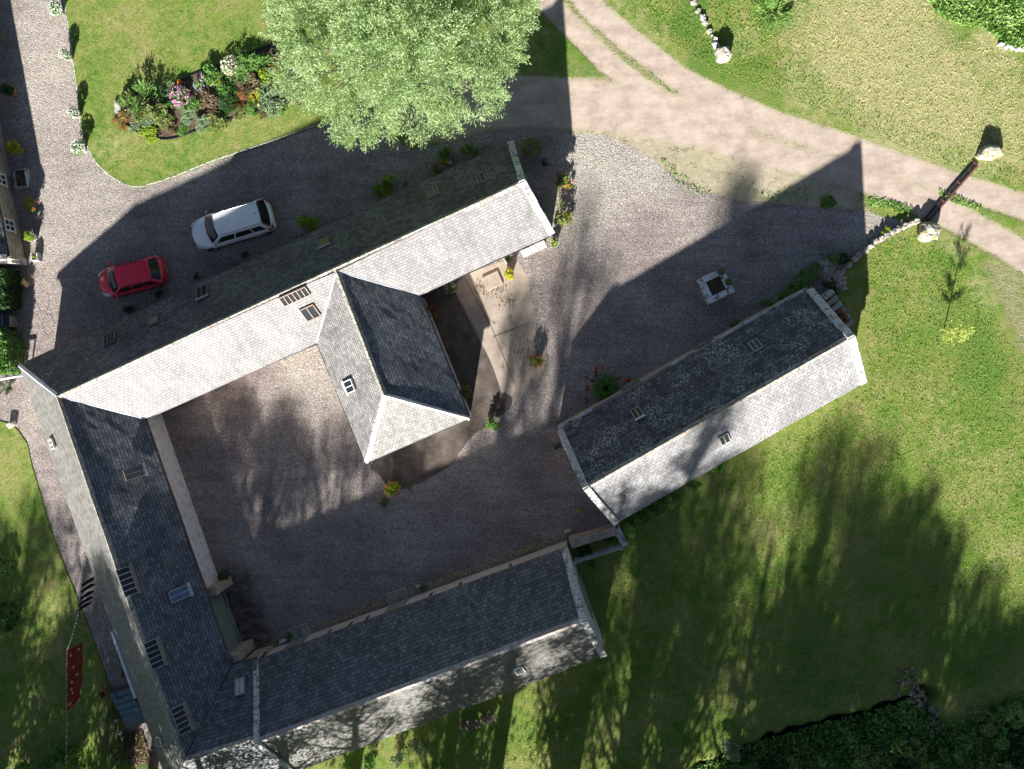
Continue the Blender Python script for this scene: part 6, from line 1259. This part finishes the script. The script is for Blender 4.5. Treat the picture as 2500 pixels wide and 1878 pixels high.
# ------------------------------------------------------------------ clipped hedges and little shed at the left edge
def hedge(pts, h, label, seed, n=15000, mat='dark'):
    poly = W2(pts); c = poly.mean(0); t = thing('hedge', label, 'hedge', (c[0], c[1], 0)); MB().prism([tuple(c + (p - c) * .90) for p in poly], 0, h * .9).build('woody_core', M['bark'], t); rr = np.random.default_rng(seed)
    lo, hi = poly.min(0), poly.max(0); X = rr.uniform(lo, hi, (n * 3, 2)); X = X[inside(X, poly)][:n]; sdv = sdist(X, poly); C = np.column_stack([X, np.where(sdv < .15, rr.uniform(0, h, len(X)), h + rr.normal(size=len(X)) * .05 - .25 * np.exp(-sdv * 3))])
    tt = np.clip(np.array([noise.noise((x * 2, y * 2, 0)) for x, y in X]) * .5 + rr.uniform(.1, .8, len(X)), 0, 1); V, F, T = leaves(C, .17, .11, seed, .8, tt); link_mesh('foliage', V, F, LM[mat], t, tint=T)
hedge([(-90, 655), (52, 662), (58, 700), (56, 758), (-90, 762)], 1.6, 'upper dark clipped hedge block at the left edge below the garden wall', 2); hedge([(-90, 802), (40, 800), (62, 830), (66, 900), (58, 912), (-90, 915)], 1.7, 'lower dark clipped hedge block above the white pipe rail', 3, 17000, 'green')
sh = thing('cold_frame', 'low grey glazed frame between the two clipped hedges', 'cold frame', P(0, 782)); c = P(-10, 784, .5); MB().box(Vector((c.x, c.y, .3)), (2.0, .62, .6), ang=-.03).build('box', M['wood'], sh); f = MB()
for i in range(5): f.box(Vector((c.x - .95 + i * .475, c.y, .63)), (.05, .64, .05), ang=-.03)
f.build('frame', M['frame_grey'], sh); MB().box(Vector((c.x, c.y, .612)), (1.9, .56, .02), ang=-.03).build('pane', GL, sh)
# ------------------------------------------------------------------ clothes line with red banner, pegs and black socks
cl_ = thing('clothes_line', 'long thin clothes line dotted with pegs from the west wing to the bottom left bush', 'clothes line', P(180, 1560)); LP = [P(205, 1350, 1.9), P(190, 1500, 1.72), P(174, 1560, 1.66), P(163, 1590, 1.65), P(163, 1760, 1.65), P(161, 1862, 1.75)]
MB().tube(LP, .010, 5).build('line', M['rope'], cl_); mb = []
for i in range(34):
    s = i / 33 * 4.999; k = int(s); q = LP[k].lerp(LP[k + 1], s - k); o = MB().box(q - Z * .02, (.05, .03, .09), ang=r.uniform(0, 3)).build('peg', M['whitecloth'], cl_)
for q in (P(161, 1862, 1.75), P(204, 1352, 1.9)): MB().tube([Vector((q.x, q.y, 0)), q], .03, 8).build('post', M['wood'], cl_)
def cloth(name, p0, p1, top, prof, mat, label, cat, lean=Vector((0, 0, 0))):
    n = 26; m = 8; V = []; p0 = Vector(p0); p1 = Vector(p1); sd_ = (p1 - p0).normalized().cross(Z)
    for j in range(m + 1):
        for i in range(n + 1):
            s = i / n; L = prof(s); z = -L * j / m; q = p0.lerp(p1, s); V.append(q + Z * (z - .02) + sd_ * (.05 * math.sin(s * 19) * j / m + .03 * math.sin(s * 7 + 1)) + lean * (j / m) * L)
    k = n + 1; Q = [(j * k + i, j * k + i + 1, (j + 1) * k + i + 1, (j + 1) * k + i) for j in range(m) for i in range(n)]; mb = MB().add(V, Q); o = mb.build(name, mat, smooth=True); so = o.modifiers.new('thickness', 'SOLIDIFY'); so.thickness = .01; return tag(o, label, cat), V
ban = thing('red_banner', 'long red cloth banner printed with white birds hanging on the clothes line', 'banner', P(175, 1660))
lean = Vector((.40, .08, 0)); bo, BV = cloth('cloth', P(163, 1588, 1.64), P(163, 1740, 1.64), 1.6, lambda s: .95 - .22 * s if s < .86 else max(.05, .76 * (1 - (s - .86) / .15)), M['redcloth'], None, None, lean)
V0 = np.array([v.co for v in bo.data.vertices]) - np.array(ban.location); bo.data.vertices.foreach_set('co', V0.astype(np.float32).ravel()); bo.parent = ban
for i, (s, j) in enumerate(((.12, 2), (.08, 6), (.33, 3), (.48, 5), (.56, 2), (.75, 3), (.66, 2), (.90, 2))):
    idx = j * 27 + int(s * 26); a = Vector(BV[idx]); e = (Vector(BV[idx + 1]) - a).normalized(); g = (Vector(BV[idx + 27]) - a).normalized(); nn = e.cross(g).normalized(); nn = nn if nn.z > 0 else -nn
    def bp_(x, y): return a + nn * .022 + e * x * .12 + g * y * .12
    for dz in (0,):
        mbb = MB(); o1 = [(-.9, .1), (-.1, -.15), (0, -.8), (.15, -.1), (1, .2), (.2, .25), (.35, .9), (0, .45), (-.3, .85), (-.15, .2)]; V_ = [bp_(*p) for p in o1]; V2 = [v - nn * .006 for v in V_]; n = len(V_)
        mbb.add(V_ + V2, [tuple(range(n)), tuple(range(2 * n - 1, n - 1, -1))] + [(k, (k + 1) % n, (k + 1) % n + n, k + n) for k in range(n)]); mbb.build('bird_motif', M['whitecloth'], ban)
for i, (u, v) in enumerate(((199, 1432), (196, 1448), (193, 1466), (191, 1480), (187, 1494))):
    q = P(u, v, 1.75); qa = q + Vector((.02, .10, 0)); qb = q - Vector((.02, .10, 0)); cloth('sock', qa, qb, 1.7, lambda s: .5 + .2 * math.sin(s * 3), M['blackcloth'], ['topmost', 'second', 'third', 'fourth', 'lowest'][i] + ' of the dark garments pegged on the clothes line', 'garment', Vector((.55, .45, 0)))[0]['group'] = 'dark garments on the line'
# ------------------------------------------------------------------ teal covered stack, hose, crates
tq = P(312, 1730, .6); tt_ = thing('covered_stack', 'stack of blue-grey planks overlapping like steps against the west wing', 'stack', (tq.x, tq.y, 0)); ag = math.radians(-2)
X_ = Vector((math.cos(.30), math.sin(.30), 0)); Y_ = Vector((-X_.y, X_.x, 0)); c = Vector((tq.x, tq.y, 0))
for i in range(6):
    MB().box(c + Y_ * (.95 - i * .38) + X_ * (-.12 + i * .05) + Z * (.62 - .02 * i), (1.25 - .04 * (i % 2), .34, .05), ax=[X_, (Y_ + Z * .14).normalized(), (Z - Y_ * .14).normalized()]).build('plank', M['teal'], tt_, bevel=.01)
MB().box(c + Z * .28 - Y_ * .02, (1.0, 2.1, .54), ax=[X_, Y_, Z]).build('crate', M['wood'], tt_)
q = c + Y_ * 1.0 - X_ * .1 + Z * .70; mb = MB(); mb.tube([q + X_ * (.30 + .03 * math.sin(3 * a)) * math.cos(a * PI / 10) + Y_ * .30 * math.sin(a * PI / 10) + Z * .03 * (a % 20) / 20 for a in range(17)], .022, 6); tag(mb.build('hose', M['iron'], smooth=True), 'loop of black hose lying on the blue-grey plank stack', 'hose')
q = P(253, 1694, .3); bx = thing('wooden_frame', 'small square orange-brown wooden frame on the gravel beside the plank stack', 'frame', (q.x, q.y, 0)); 
for dx, dy, a in ((.2, 0, PI / 2), (-.2, 0, PI / 2), (0, .2, 0), (0, -.2, 0)):
    d2 = Vector((dx * math.cos(.5) - dy * math.sin(.5), dx * math.sin(.5) + dy * math.cos(.5), 0)); MB().box(Vector((q.x, q.y, .22)) + d2, (.44 if a == 0 else .36, .04, .40), ang=a + .5).build('board', M['terracotta'], bx)
for (u, v, s, lb) in ((293, 1789, .16, 'pale rounded stone below the blue-grey plank stack'), (285, 1760, .14, 'small stone left of the blue-grey plank stack'), (278, 1775, .10, 'smallest stone in the dark soil left of the plank stack')): boulder(u, v, (s, s * .7, s * .5), int(u), lb, .3, 'rock', 'stone', 'stone')
# slate chips in the soil
stuff('slate_chips', [(300, 1790), (345, 1780), (372, 1860), (330, 1872), (305, 1840)], 700, .16, .11, 'brown', .02, .08, 'broken slate chips in the dark soil at the bottom of the west wing', 'slate chips', 9, 2.0, .0)
